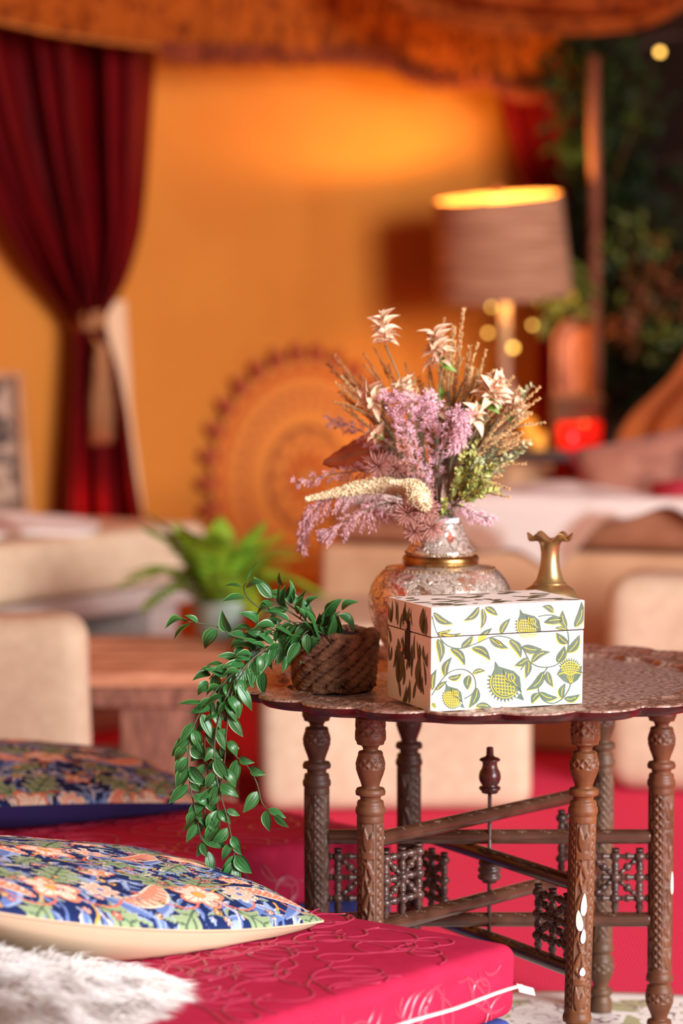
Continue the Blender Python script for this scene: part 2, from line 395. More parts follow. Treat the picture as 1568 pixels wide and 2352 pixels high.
def panel(a, b, l, ins, m, nm, dy):
    q = [a + [-ins, dy, -ins], a + l + [ins, dy, -ins], b + l + [ins, dy, ins], b + [-ins, dy, ins]]
    q2 = [p + np.array([0, .004, 0]) for p in q]
    return obj(nm, q + q2, [(0, 1, 2, 3), (7, 6, 5, 4), (0, 4, 5, 1), (1, 5, 6, 2), (2, 6, 7, 3), (3, 7, 4, 0)], m, pic, smooth=False)
panel(x1, x2, lft, .002, m_mount, 'mount', 0)
m_art = M('botanical_print', srgb(176, 150, 128), .8, col2=srgb(74, 62, 58), nscale=26, nlo=.46, nhi=.56)
panel(x1, x2, lft, .026, m_art, 'print', -.004)

# ------------------------------------------------------------------ left daybed on pallets
m_plank = M('grey_plank', srgb(212, 198, 190), .8, stretch=(3, 30, 30), col2=srgb(180, 156, 144), nscale=4, bump=.3, bscale=30)
m_beige = M('beige_linen', srgb(224, 198, 168), .85, spec=.15, col2=srgb(214, 186, 154), nscale=30, bump=.2, bscale=600, bdist=.0006)
def m_hide_(name, sc, lo, hi):
    return M(name, srgb(232, 220, 212), .9, sheen=.15, col2=srgb(186, 142, 120), nscale=sc, ndet=2, nlo=lo, nhi=hi, bump=.4, bscale=180, bdist=.004)
Rv = np.array([-.335, 5.72, 0]); av = np.array([-.50, -.866, 0]); bv = np.array([-.866, .50, 0])
ang = math.atan2(av[1], av[0])
def onbed(V): V = np.asarray(V, float); return Rv + V[:, 0:1]*av + V[:, 1:2]*bv + V[:, 2:3]*np.array([0, 0, 1])
def dn(V, top): V = np.array(V, float); V[:, 2] = top - (top - V[:, 2])*(top - FZ)/top; return V
def flip(F): return [tuple(q[::-1]) for q in F]
def dispc(seed, amp, f=6): return lambda V: V + wav(V, f, amp, seed)[:, None]*V/np.maximum(np.linalg.norm(V, axis=1, keepdims=True), .05)
pal = thing('pallet_sofa', Rv, 'grey weathered pallet sofa frame carrying the beige cushion at the left', 'pallet')
for k in range(6):
    V, F = softbox((.85, .052, .022), .004, 2); V = V + [.83, .055 + k*.125, .268]; obj('plank', onbed(dn(V, .29)), flip(F), m_plank, pal)
for xx in (.10, .62, 1.14, 1.6):
    V, F = softbox((.055, .3, .05), .004, 2); obj('pallet_block', onbed(dn(V + [xx, .335, .194], .29)), flip(F), m_plank, pal)
for zz in (.12, .022):
    for k in range(3):
        V, F = softbox((.85, .05, .02), .004, 2); obj('plank', onbed(dn(V + [.83, .055 + k*.27, zz], .29)), flip(F), m_plank, pal)
for xx in (.10, .62, 1.14, 1.6):
    V, F = softbox((.055, .3, .028), .004, 2); obj('pallet_block', onbed(dn(V + [xx, .335, .071], .29)), flip(F), m_plank, pal)
V, F = softbox((.84, .31, .068), .03, 10, dispc(3, .006)); o = obj('daybed_cushion', onbed(V + [.80, .31, .360]), flip(F), m_beige, loc=Rv + [0, 0, .29])
tag(o, 'long beige linen daybed cushion on the grey pallet at left', 'cushion')
def hide(name, X, Yv, Zf, tr, m, label, cat='hide'):
    A, B = np.meshgrid(X, Yv, indexing='ij'); V = np.stack([A, B, Zf(A, B)], -1).reshape(-1, 3)
    return V
n1, n2 = 70, 40
A, B = np.meshgrid(np.linspace(.30, 1.7, n1), np.linspace(.02, .6, n2), indexing='ij')
edge_in = .03*np.sin(A*11) + .02*np.sin(A*23 + 1)
Bq = .06 + edge_in + (B - .02)*(.9 - edge_in); Z = .4295 + .014*np.clip((Bq - .03)*10, 0, 1) + .008*np.sin(A*9)*np.sin(B*12) + .028*np.exp(-((A - .5)/.16)**2)*np.clip(B*5, 0, 1)
V = onbed(np.stack([A, Bq, Z], -1).reshape(-1, 3)); o = obj('cowhide_throw', V, grid_faces(n1, n2), m_hide_('cowhide', 4.5, .54, .6)); solid(o, .012)
tag(o, 'white and tan cowhide spread over the left daybed cushion', 'throw')

# ------------------------------------------------------------------ pallet coffee table
m_oak = M('warm_plank', srgb(214, 150, 112), .7, stretch=(3, 26, 26), col2=srgb(166, 102, 72), nscale=4, bump=.25, bscale=30)
m_blk = M('brown_block', srgb(150, 98, 78), .8, stretch=(20, 20, 4), col2=srgb(104, 62, 46), nscale=5)
ptz = .262; pc = np.array([-.455, 4.27, 0]); pa = math.radians(2)
tb = thing('pallet_coffee_table', pc + [0, .3, 0], 'low wooden pallet coffee table with the potted fern on it', 'table')
def tl(V): return rotz(dn(V, ptz), pa, pc)
for k in range(5):
    V, F = softbox((.27, .05, .012), .004, 3); obj('plank', tl(V + [-.02 + .01*(k % 2), .045 + k*.118, ptz - .012]), F, m_oak, tb)
for yy in (.03, .53):
    for xx in (-.20, .125):
        V, F = softbox((.065, .045, .085), .004, 2); obj('pallet_block', tl(V + [xx, yy + .02, .137 - .003]), F, m_blk, tb)
for xx in (-.20, .125):
    V, F = softbox((.06, .27, .014), .004, 2); obj('stringer', tl(V + [xx, .3, ptz - .038]), F, m_blk, tb)
for yy in (.05, .3, .55):
    V, F = softbox((.265, .05, .011), .004, 2); obj('bottom_plank', tl(V + [0, yy, .040]), F, m_blk, tb)
V, F = softbox((.265, .012, .016), .004, 2); obj('apron', tl(V + [0, .004, .221]), F, m_blk, tb)
for xx in (-.20, .125):
    for yy in (.05, .55):
        V, F = softbox((.06, .045, .0145), .003, 1); obj('foot_block', tl(V + [xx, yy, .0145]), F, m_blk, tb)

# ------------------------------------------------------------------ fern
m_fern = M('fern_green', srgb(150, 186, 44), .5, col2=srgb(92, 136, 34), nscale=14, sss=.0)
m_pot = M('glazed_pot', srgb(176, 186, 172), .35, col2=srgb(120, 140, 128), nscale=20)
fp = PZ(502, 1466, ptz + .001); fern = thing('potted_fern', fp, 'bright green fern in a pale pot on the pallet table', 'plant')
V, F = lathe([(.001, 0), (.038, 0), (.044, .01), (.052, .07), (.056, .075), (.05, .077), (.046, .066), (.001, .062)], 28, fp); obj('pot', V, F, m_pot, fern)
lt = np.linspace(0, 1, 6); leaflet = []
for k in range(34):
    a = 2*PI*k/34 + rng.uniform(-.2, .2); el = rng.uniform(.35, 1.35); Lh = rng.uniform(.17, .30)
    d = np.array([math.cos(a)*math.cos(el), math.sin(a)*math.cos(el), math.sin(el)])
    base = fp + [.012*math.cos(a), .012*math.sin(a), .062]
    q = spline([base, base + d*Lh*.5 + [0, 0, .01], base + d*Lh*.95 - [0, 0, .05*math.cos(el)*Lh/.17 + .01]], 16)
    mb = MB(); mb.add(*tube(q, np.linspace(.0018, .0006, 16), 4)); T, A_, B_ = frames(q)
    side = np.cross(T, np.array([0, 0, 1.0])); side /= np.linalg.norm(side, axis=1, keepdims=True) + 1e-9
    for i in range(2, 16):
        ll = .036*math.sin(PI*min(1, (i/16)*.85 + .12))
        for s in (-1, 1):
            e = q[i] + s*side[i]*ll + T[i]*ll*.45 - np.array([0, 0, ll*.15]); w = T[i]*.0075; md = (q[i] + e)/2
            mb.add([q[i] - w*.6, q[i] + w*.6, md + w, e, md - w], [(0, 1, 2, 4), (4, 2, 3)])
    mb.obj('frond', m_fern, fern)

# ------------------------------------------------------------------ beige cube seats and right daybed
m_pouf = M('pouf_linen', srgb(212, 190, 162), .85, spec=.15, col2=srgb(202, 178, 150), nscale=40, bump=.25, bscale=600, bdist=.0006)
def pouf(name, c, h, r, rot, label, seed, amp=.015):
    def dsp(V):
        o = wav(V*np.array([1, 1, .25]), 14, amp, seed); side = np.clip(1 - np.abs(V[:, 2:3])/h[2]*.9, 0, 1)
        n = V*np.array([1, 1, 0]); n /= np.maximum(np.linalg.norm(n, axis=1, keepdims=True), .05); return V + o[:, None]*n*side
    V, F = softbox(h, r, 14, dsp); V = rotz(V, rot, np.asarray(c, float) + [0, 0, h[2] + .0005 + FZ]); o = obj(name, V, F, m_pouf, loc=c); return tag(o, label, 'pouf')
pouf('fabric_pouf', (.094, 4.72, 0), (.252, .29, .174), .035, .03, 'beige fabric cube pouf seen between the brass table legs', 3)
pouf('fabric_pouf', (-.655, 4.02, 0), (.23, .085, .206), .045, .05, 'beige upright floor cushion at the left behind the navy pillow', 5)
pouf('fabric_pouf', (.775, 4.69, 0), (.25, .12, .210), .055, -.28, 'beige fabric cube pouf against the right daybed, cut by the frame', 8)
# daybed: skirted base, seat cushion
m_skirt = M('tan_cover', srgb(208, 164, 128), .85, spec=.15, col2=srgb(196, 150, 114), nscale=12)
m_seat = M('brown_cover', srgb(168, 112, 84), .85, spec=.1, col2=srgb(146, 92, 66), nscale=10)
D0 = np.array([.72, 4.99, 0]); da = math.radians(158)
def bed(V): return rotz(np.asarray(V, float), da - PI, D0)
def skirt(V):
    side = np.clip(1 - np.abs(V[:, 2])/.2*.9, 0, 1)
    V = V.copy(); V[:, 1] += side*.012*np.sin(V[:, 0]*16 + .5*np.sin(V[:, 0]*7)); return V
V, F = softbox((.88, .42, .214), .02, 40, skirt); o = obj('daybed', bed(V + [.05, .42, .1955]), F, m_skirt, loc=D0); tag(o, 'long right daybed base under a loose tan floor length cover', 'daybed')
V, F = softbox((.87, .40, .052), .03, 16, dispc(4, .008, 8)); o = obj('seat_cushion', bed(V + [.05, .43, .464]), F, m_seat, loc=D0 + [0, 0, .41]); tag(o, 'brown seat mattress lying along the right daybed', 'cushion')
# hide draped over the daybed
n1, n2 = 90, 60
A, B = np.meshgrid(np.linspace(-.78, .90, n1), np.linspace(0, 1, n2), indexing='ij')
drop = .035 + .10*np.exp(-((A + .36)/.15)**4) + .012*np.sin(A*19) + .012*np.sin(A*37)   # how far it hangs over the front
s = B*(.5 + drop); over = np.clip(drop - s, 0, 1); Yb = np.where(s > drop, s - drop + .025, .025 - .012*np.clip(over/.02, 0, 1)); Zb = np.where(s > drop, .521 + .010*np.sin(A*13)*np.clip((s - drop)*8, 0, 1), .521 - over)
Yb = Yb - .014
V = bed(np.stack([A, Yb, Zb + .004], -1).reshape(-1, 3)); o = obj('cowhide_throw', V, grid_faces(n1, n2), m_hide_('cowhide_pale', 4.5, .5, .58)); solid(o, .008)
tag(o, 'pale cowhide hanging over the front of the right daybed', 'throw')

def pillow_geo(w, h, T, Tb, n, seam, wr=.004, seed=0, pinch=.08, e=.5):
    u = np.linspace(-1, 1, n); u = np.sign(u)*np.abs(u)**.85
    A, B = np.meshgrid(u, u, indexing='ij')
    x = A*(1 - pinch*(1 - B*B))*w/2; y = B*(1 - pinch*(1 - A*A))*h/2
    k = np.clip((1 - A**2)*(1 - B**2), 0, 1)**e
    zs = seam*np.clip((1 - (A*B)**2), 0, 1) + (.006 if seam > 0 else 0)
    P0 = np.stack([x, y, 0*x], -1).reshape(-1, 3); wr_ = wav(P0, 38, wr, seed).reshape(A.shape)*k**.5
    top = np.stack([x, y, zs + T*k + wr_], -1).reshape(-1, 3); bt = np.stack([x, y, zs - Tb*k], -1).reshape(-1, 3)
    return top, bt, A, B
def seam_loop(A, V, n):
    idx = list(range(0, n)) + [i*n + n - 1 for i in range(1, n)] + [(n-1)*n + j for j in range(n-2, -1, -1)] + [i*n for i in range(n-2, 0, -1)]
    return V[idx]
# big leaning cushion on the right daybed
m_plush = M('rose_plush', srgb(178, 122, 100), .9, sheen=.2, col2=srgb(118, 68, 58), nscale=9, nlo=.42, nhi=.62)
m_rose = M('crimson_fabric', srgb(176, 42, 60), .85)
def leaning(name, c, w, h, T, tilt, yaw, m, label, m2=None, roll=0.):
    n = 41; top, bt, A, B = pillow_geo(w, h, T, T, n, 0, .006, 4)
    def tr(V):
        V = rotz(V, roll); ct, st = math.cos(tilt), math.sin(tilt)
        V = np.stack([V[:, 0], -V[:, 2]*st + V[:, 1]*ct, V[:, 1]*st + V[:, 2]*ct], -1); return rotz(V, yaw, c)
    t = thing(name, c, label, 'cushion'); obj('front_panel', tr(top), grid_faces(n, n)[::1], m, t); obj('back_panel', tr(bt), flip(grid_faces(n, n)), m2 or m, t)
    q = tr(seam_loop(A, top, n)); obj('piping', *tube(np.vstack([q, q[:2]]), .004, 6), m2 or m, t); return t
leaning('scatter_cushion', P(1540, 1092, 5.42), .42, .21, .085, 1.15, -.1, m_plush, 'large dusty rose patterned cushion leaning on the right daybed', m_rose, .22)
leaning('scatter_cushion', P(1195, 1112, 5.62), .17, .11, .05, .9, .2, M('sand_cotton', srgb(196, 152, 112), .85, col2=srgb(150, 116, 84), nscale=20), 'small sand coloured cushion on the right daybed behind the dried flowers')
leaning('scatter_cushion', P(1600, 1150, 5.2), .2, .09, .05, .8, -.2, m_rose, 'crimson cushion lying before the dusty rose cushion')

# ------------------------------------------------------------------ side table, lamp, candles
m_dkwood = M('dark_stained_wood', srgb(58, 30, 20), .5, stretch=(3, 20, 20), col2=srgb(36, 18, 12), nscale=5)
tz = .575; tc0 = np.array([.52, 6.55, 0]); stb = thing('side_table', tc0, 'dark wooden side table in the corner carrying lamp and candles', 'table')
V, F = softbox((.27, .26, .014), .005, 2); obj('table_top', V + tc0 + [0, 0, tz - .014], F, m_dkwood, stb)
for sx in (-1, 1):
    for sy in (-1, 1):
        V, F = softbox((.02, .02, (tz - .028 - FZ)/2), .004, 1); obj('leg', V + tc0 + [sx*.24, sy*.23, (tz - .028 + FZ)/2 + .0005], F, m_dkwood, stb)
lp = np.array([P(1160, 700, 6.62)[0], 6.62, tz + .0005]); lamp = thing('table_lamp', lp, 'table lamp with a woven drum shade glowing on the side table', 'lamp')
m_shade = M('woven_shade', srgb(196, 146, 112), .85, stretch=(1, 1, 30), col2=srgb(140, 92, 66), nscale=5, bump=.5, bscale=20, bdist=.003)
m_shin = M('shade_lining', srgb(176, 120, 70), .8)
m_glass = M('clear_lamp_stem', srgb(240, 228, 214), .12, spec=.6, trans=.8)
m_brass = M('aged_brass', srgb(200, 164, 108), .28, metal=1., col2=srgb(128, 86, 40), nscale=22, bump=.08, bscale=60)
sc_ = P(1150, 567, 6.62); tilt = math.radians(-7); hh = .131; r1, r0 = .172, .186
def shade(V):
    V = np.asarray(V, float); ct, st = math.cos(tilt), math.sin(tilt)
    V = np.stack([V[:, 0], V[:, 1]*ct + V[:, 2]*st, -V[:, 1]*st + V[:, 2]*ct], -1)
    t2 = math.radians(4.5); V = np.stack([V[:, 0]*math.cos(t2) - V[:, 2]*math.sin(t2), V[:, 1], V[:, 0]*math.sin(t2) + V[:, 2]*math.cos(t2)], -1)
    return V + sc_
seg = 72; zr = np.linspace(-hh, hh, 34); th = np.arange(seg)*2*PI/seg; V = []
for i, z in enumerate(zr):
    r = r0 + (r1 - r0)*i/33 + .0022*(i % 2)
    V += [(r*math.cos(t) , r*math.sin(t), z) for t in th]
o = obj('lamp_shade', shade(V), grid_faces(34, seg, True), m_shade, lamp)
V = [((rad - .005)*math.cos(t), (rad - .005)*math.sin(t), z) for z, rad in ((-hh, r0), (hh, r1)) for t in th]
obj('shade_lining', shade(V), flip(grid_faces(2, seg, True)), m_shin, o)
for z, rad in ((-hh, r0 - .001), (hh, r1 - .001)):
    q = np.array([(rad*math.cos(t), rad*math.sin(t), z) for t in np.linspace(0, 2*PI, 61)]); obj('shade_rim', *tube(shade(q), .0045, 8), m_shin if z > 0 else m_shade, o)
mb = MB()
for a in (0, 2*PI/3, 4*PI/3): mb.add(*tube(shade(np.array([(0, 0, hh - .012), (r1*math.cos(a)*.98, r1*math.sin(a)*.98, hh - .004)])), .002, 6))
mb.obj('shade_spider', m_brass, o)
hz = sc_[2] - tz
V, F = lathe([(.001, 0), (.07, 0), (.07, .012), (.03, .02), (.014, .03), (.012, .06), (.03, .1), (.034, .14), (.02, .18), (.012, .2), (.014, .21), (.014, hz - .14), (.02, hz - .135), (.02, hz - .06), (.001, hz - .058)], 24, lp); obj('lamp_base', V, F, m_glass, lamp)
V, F = lathe([(.004, -.03), (.004, .0), (.012, .004), (.016, .012), (.012, .02), (.004, .024), (.009, .03), (.001, .038)], 16, shade([(0, 0, hh)])[0]); obj('finial', V, F, m_shin, lamp)
m_bulb = M('bulb_glow', (1, .8, .5), emis=(1, .72, .36), estr=14)
V, F = lathe([(.001, -.04), (.014, -.03), (.022, -.01), (.026, .008), (.022, .024), (.001, .034)], 16, sc_ + [0, 0, .0]); obj('bulb', V, F, m_bulb, lamp)
point('lamp_glow', tuple(sc_ + np.array([0, 0, .098])), 20, (1, .62, .16), .03)
point('lamp_glow_lower', tuple(sc_ + np.array([0, 0, -.085])), 4.5, (1, .62, .18), .03)
# red candle holders and amber tealights
def votive(p, r, h, m_, label, flame=(1, .5, .15), cat='candle', est=14):
    t = thing('candle_holder', p, label, cat)
    V, F = lathe([(.001, 0), (r*.85, 0), (r, h*.1), (r, h), (r*.92, h), (r*.92, h*.12), (.001, h*.1)], 24, p); obj('glass_cup', V, F, m_, t)
    V, F = lathe([(.001, h*.11), (r*.86, h*.11), (r*.86, h*.45), (.001, h*.45)], 18, p); obj('wax', V, F, M('candle_wax', flame, .6, emis=flame, estr=est*.12), t)
    V, F = lathe([(.0008, h*.46), (r*.14, h*.56), (r*.1, h*.66), (.0005, h*.85)], 10, p); obj('flame', V, F, M('flame', flame, emis=flame, estr=est), t)
    return t
m_redg = M('red_glass', srgb(245, 12, 6), .25, trans=.0, emis=(1, .012, .004), estr=.75)
m_redw = M('glowing_wax', (1, .15, .03), emis=(1, .1, .02), estr=1.6)
p = np.array([*P(1308, 1040, 6.42)[:2], tz + .0005]); votive(p, .034, .068, m_redg, 'glowing red glass candle holder nearest the dried flowers', (1, .16, .02))
p = np.array([*P(1352, 1020, 6.62)[:2], tz + .0005]); votive(p, .034, .066, m_redg, 'glowing red glass candle holder half hidden by the rose cushion', (1, .06, .01), est=6)
m_amb = M('amber_glass', srgb(236, 150, 40), .25, emis=(1, .42, .06), estr=.7)
for k, (x, y, d, lab) in enumerate(((1237, 1022, 6.4, 'small amber tealight glass, the lower and brighter beside the red candle'), (1214, 986, 6.7, 'small amber tealight glass, the dimmer one further back on the side table'))):
    p = np.array([*P(x, y + 20, d)[:2], tz + .0005 + (.0 if k == 0 else 0)]); votive(p, .017, .046 if k == 0 else .07, m_amb, lab, (1, .5, .1), 'tealight', 5 if k == 0 else 2.5)
# basket and arched panel
m_bask = M('basket_weave', srgb(134, 92, 64), .85, stretch=(30, 30, 90), col2=srgb(92, 58, 40), nscale=3, bump=.5, bscale=10, bdist=.004)
bp_ = np.array([P(1330, 930, 6.6)[0], 6.70, tz + .0005]); V, F = softbox((.068, .05, .062), .012, 8); bk = thing('wicker_basket', bp_, 'brown woven basket on the side table under the arched panel', 'basket')
obj('basket_body', V + bp_ + [0, 0, .062], F, m_bask, bk)
V, F = softbox((.071, .053, .008), .006, 4); obj('basket_rim', V + bp_ + [0, 0, .128], F, m_bask, bk)
m_arch = M('pink_wood', srgb(190, 124, 98), .8, stretch=(14, 14, 3), col2=srgb(150, 84, 62), nscale=5)
ap = P(1325, 905, 6.78); hw, top_ = .066, .205; pr = [(-hw, 0), (hw, 0)] + [(hw*math.cos(t), top_ - .066 + .072*math.sin(t)) for t in np.linspace(0, PI, 15)]
n = len(pr); V = [(ap[0] + x, 6.77 + .0 + z*.03, bp_[2] + .138 + z) for x, z in pr] + [(ap[0] + x, 6.79 + z*.03, bp_[2] + .138 + z) for x, z in pr]
t = thing('arched_panel', V[0], 'pinkish arched wooden panel standing on the wicker basket', 'panel')
obj('arch_board', V, [tuple(range(n)), tuple(range(n, 2*n))[::-1]] + [(i, i + n, (i+1) % n + n, (i+1) % n) for i in range(n)], m_arch, t, smooth=False)
q = np.array([(ap[0] + x*.8, 6.765 + z*.03, bp_[2] + .138 + z*.9 + .012) for x, z in pr[1:] + pr[:1]]); obj('carved_border', *tube(q, .005, 6), m_dkwood, t)

# ------------------------------------------------------------------ greenery in the dark corner
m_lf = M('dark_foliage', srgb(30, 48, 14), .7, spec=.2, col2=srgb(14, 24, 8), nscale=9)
m_lf2 = M('olive_foliage', srgb(106, 112, 34), .6, col2=srgb(60, 78, 24), nscale=9)
m_lf3 = M('rust_foliage', srgb(136, 66, 22), .6, col2=srgb(90, 50, 20), nscale=9)
def leafcloud(clumps, n, sz, seed):
    r = np.random.RandomState(seed); mb = MB()
    for (px, py, Y, rad, k) in clumps:
        c = P(px, py, Y)
        for i in range(int(n*k)):
            d = r.normal(size=3); d /= np.linalg.norm(d); p = c + d*rad*r.rand()**.4*np.array([1, .8, 1.2])
            a = r.normal(size=3); a[2] -= .6; a /= np.linalg.norm(a); b = np.cross(a, r.normal(size=3)); b /= np.linalg.norm(b); L = sz*(.7 + .6*r.rand()); nn = np.cross(a, b)
            mb.add([p, p + a*L*.4 + b*L*.2 + nn*L*.05, p + a*L, p + a*L*.4 - b*L*.2 + nn*L*.05], [(0, 1, 2), (0, 2, 3)])
    return mb
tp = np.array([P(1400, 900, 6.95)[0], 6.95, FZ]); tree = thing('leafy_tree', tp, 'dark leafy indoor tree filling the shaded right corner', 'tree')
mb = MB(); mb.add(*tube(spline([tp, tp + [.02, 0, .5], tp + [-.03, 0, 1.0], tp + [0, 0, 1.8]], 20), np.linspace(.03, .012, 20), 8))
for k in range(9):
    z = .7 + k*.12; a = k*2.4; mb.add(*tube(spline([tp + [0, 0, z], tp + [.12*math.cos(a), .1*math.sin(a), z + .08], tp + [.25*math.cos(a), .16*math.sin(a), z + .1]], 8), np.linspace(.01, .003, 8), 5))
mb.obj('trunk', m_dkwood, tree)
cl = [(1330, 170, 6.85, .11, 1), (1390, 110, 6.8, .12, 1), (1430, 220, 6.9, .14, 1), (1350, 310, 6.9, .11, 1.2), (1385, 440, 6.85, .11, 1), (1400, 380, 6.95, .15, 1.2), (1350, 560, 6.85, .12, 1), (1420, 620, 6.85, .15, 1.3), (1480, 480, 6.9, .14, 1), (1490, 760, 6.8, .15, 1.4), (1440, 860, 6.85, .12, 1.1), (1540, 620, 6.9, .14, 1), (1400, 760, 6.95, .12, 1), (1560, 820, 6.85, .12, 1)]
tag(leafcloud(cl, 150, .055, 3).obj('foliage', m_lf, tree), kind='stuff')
cl = [(1330, 665, 6.7, .05, 1), (1430, 540, 6.75, .09, .7), (1400, 640, 6.75, .08, .7), (1480, 690, 6.75, .08, .7), (1500, 560, 6.75, .06, .5), (1520, 770, 6.7, .07, .6), (1260, 700, 6.8, .05, .6)]
tag(leafcloud(cl, 60, .045, 5).obj('lit_foliage', m_lf2, tree), kind='stuff')  # yellower clumps paint the leaves that catch light
cl = [(1480, 600, 6.75, .07, .8), (1470, 680, 6.7, .06, .6), (1440, 760, 6.7, .05, .6), (1540, 660, 6.7, .08, 1)]
tag(leafcloud(cl, 60, .045, 9).obj('rust_foliage', m_lf3, tree), kind='stuff')
V, F = tube([P(1362, 130, 6.7), P(1362, 300, 6.7), P(1366, 420, 6.72), P(1366, 1000, 6.72) * [1, 1, 0] + [0, 0, FZ]], .016, 10); o = obj('bare_pole', V, F, M('bare_wood', srgb(128, 68, 40), .7)); tag(o, 'brown bare wooden pole rising through the dark foliage', 'pole')
V, F = drape([(760, 1600, 1760), (850, 1556, 1760), (900, 1506, 1750), (960, 1436, 1740), (1050, 1400, 1740), (1160, 1380, 1740)], lambda px: 6.3, 4, .03, 50, 40, seed=12)
o = obj('orange_drape', V, F, m_orange_cloth); solid(o, .003); tag(o, 'orange cloth slanting behind the dusty rose cushion at right edge', 'drape')
# fairy lights
m_fl = M('fairy_glow', (1, .7, .2), emis=(1, .55, .1), estr=6)
fl = thing('string_light', P(1515, 112, 6.5), 'string of tiny warm bulbs from the roof corner behind the lamp', 'string light')
pts = [P(x, y, d) for x, y, d in ((1600, -20, 6.4), (1515, 112, 6.5), (1440, 330, 6.6), (1330, 600, 6.75), (1238, 690, 6.95), (1222, 742, 7.0), (1178, 792, 6.95), (1128, 700, 7.0), (1120, 760, 6.95))]
obj('light_wire', *tube(spline(pts, 60), .0016, 5), m_dkwood, fl)
for i, q in enumerate(pts[1:]):
    if i in (1, 2): continue
    r_ = .0085 if i in (0, 5) else .006
    V, F = lathe([(.0005, -r_), (r_*.8, -r_*.6), (r_, 0), (r_*.8, r_*.6), (.0005, r_)], 10, q - [0, 0, r_]); obj('fairy_bulb', V, F, m_fl, fl)
pz = P(232, 1160, wall_at(232) - .22); point('curtain_uplight', tuple(pz), .55, (1, .12, .03), .02)
# ------------------------------------------------------------------ cream rug
def m_rug_():
    m = M('floral_rug', srgb(236, 228, 220), .95, spec=.1, sheen=.2); nt = m.node_tree; L = nt.links; b = nt.nodes['Principled BSDF']
    tc = nt.nodes.new('ShaderNodeTexCoord'); n1 = nt.nodes.new('ShaderNodeTexNoise'); n1.inputs['Scale'].default_value = 24; n1.inputs['Detail'].default_value = 1.5; n1.inputs['Distortion'].default_value = 1.2; L.new(tc.outputs['Object'], n1.inputs['Vector'])
    line = math_node(nt, 'LESS_THAN', math_node(nt, 'ABSOLUTE', math_node(nt, 'SUBTRACT', n1.outputs[0], .47)), .017)
    n2 = nt.nodes.new('ShaderNodeTexNoise'); n2.inputs['Scale'].default_value = 15; n2.inputs['Distortion'].default_value = .8; L.new(tc.outputs['Object'], n2.inputs['Vector'])
    ol = math_node(nt, 'GREATER_THAN', n2.outputs[0], .59); sp = nt.nodes.new('ShaderNodeSeparateXYZ'); L.new(tc.outputs['Object'], sp.inputs[0])
    inn = math_node(nt, 'LESS_THAN', sp.outputs[1], -.045)
    def mix(f, a, c):
        x = nt.nodes.new('ShaderNodeMix'); x.data_type = 'RGBA'; L.new(f, x.inputs[0])
        for i, q in ((6, a), (7, c)):
            if isinstance(q, tuple): x.inputs[i].default_value = (*q, 1)
            else: L.new(q, x.inputs[i])
        return x.outputs[2]
    c = mix(math_node(nt, 'MULTIPLY', ol, inn), srgb(238, 230, 222), srgb(168, 160, 104)); c = mix(math_node(nt, 'MULTIPLY', line, inn), c, srgb(118, 44, 72)); L.new(c, b.inputs['Base Color']); return m
A, B = np.meshgrid(np.linspace(-1.1, .55, 60), np.linspace(-.8, 0, 24), indexing='ij')
V = np.stack([A, B - .10*np.clip(A - .0, 0, 1) - .05*np.clip(A-.15, 0, 1)+ .012*np.sin(A*9), .0035 + 0*A], -1).reshape(-1, 3)
o = obj('floral_rug', V + [.2, 3.155, FZ], grid_faces(60, 24), m_rug_(), loc=(.2, 3.155, FZ)); solid(o, .006); tag(o, 'cream floral rug with maroon vines under the carved table legs', 'rug')
RUG = .0066

# ------------------------------------------------------------------ folding carved stand
m_wood = M('carved_wood', attr=True, rough=.5, spec=.4, col2=(.62, .55, .5), nscale=7, stretch=(14, 14, 1.4), nlo=.3, nhi=.7, bump=.2, bscale=60, bdist=.0006)
m_rail = M('rail_wood', attr=True, rough=.24, spec=.7, col2=(.5, .42, .38), nscale=30, nlo=.3, nhi=.7, bump=.15, bscale=90, bdist=.0005)
m_turn = M('turned_wood', srgb(92, 64, 56), .36, spec=.55, col2=srgb(58, 38, 34), nscale=60)
m_fin = M('finial_wood', srgb(92, 42, 34), .3, spec=.6, col2=srgb(58, 24, 20), nscale=40)
m_bone = M('bone_inlay', srgb(226, 218, 204), .4)
PROF = np.array([(.417, .0002), (.417, .0165), (.4155, .0172), (.393, .0178), (.3905, .0175), (.388, .016), (.3855, .0155), (.3845, .011), (.381, .0086), (.378, .0086), (.377, .0132), (.375, .0143), (.3725, .0143), (.369, .0158), (.363, .0170), (.357, .0166), (.350, .0145), (.343, .0118), (.338, .0102), (.3355, .0104), (.3345, .0158), (.331, .0173), (.3275, .0168), (.326, .0122), (.3215, .0115), (.320, .0148), (.3165, .0155), (.3145, .0152), (.313, .0166), (.309, .0173), (.3055, .0166), (.3045, .0153), (.300, .0156), (.085, .0150), (.0835, .0156), (.0795, .0167), (.0755, .0163), (.0745, .0125), (.071, .0120), (.0695, .0150), (.0665, .0155), (.064, .0165), (.057, .0173), (.050, .0168), (.043, .0140), (.036, .0108), (.031, .0096), (.0295, .0100), (.0285, .0145), (.025, .0154), (.0215, .0145), (.020, .0118), (.014, .0146), (.004, .0150), (.0005, .0145), (.0004, .0002)])
def sstep(x, a, b): t = np.clip((x - a)/(b - a), 0, 1); return t*t*(3 - 2*t)
def tri(x): return np.abs(x - np.round(x))
def leafsd(s, z, cs, cz, ang, L, W):        # <0 inside a pointed leaf
    ca, sa = np.cos(ang), np.sin(ang); a = (s - cs)*sa + (z - cz)*ca; b = (s - cs)*ca - (z - cz)*sa
    t = np.clip(a/L + .5, 0, 1); return np.abs(b) - W*np.sin(PI*t**.8) + 1e3*np.maximum(0, np.abs(a/L) - .5)
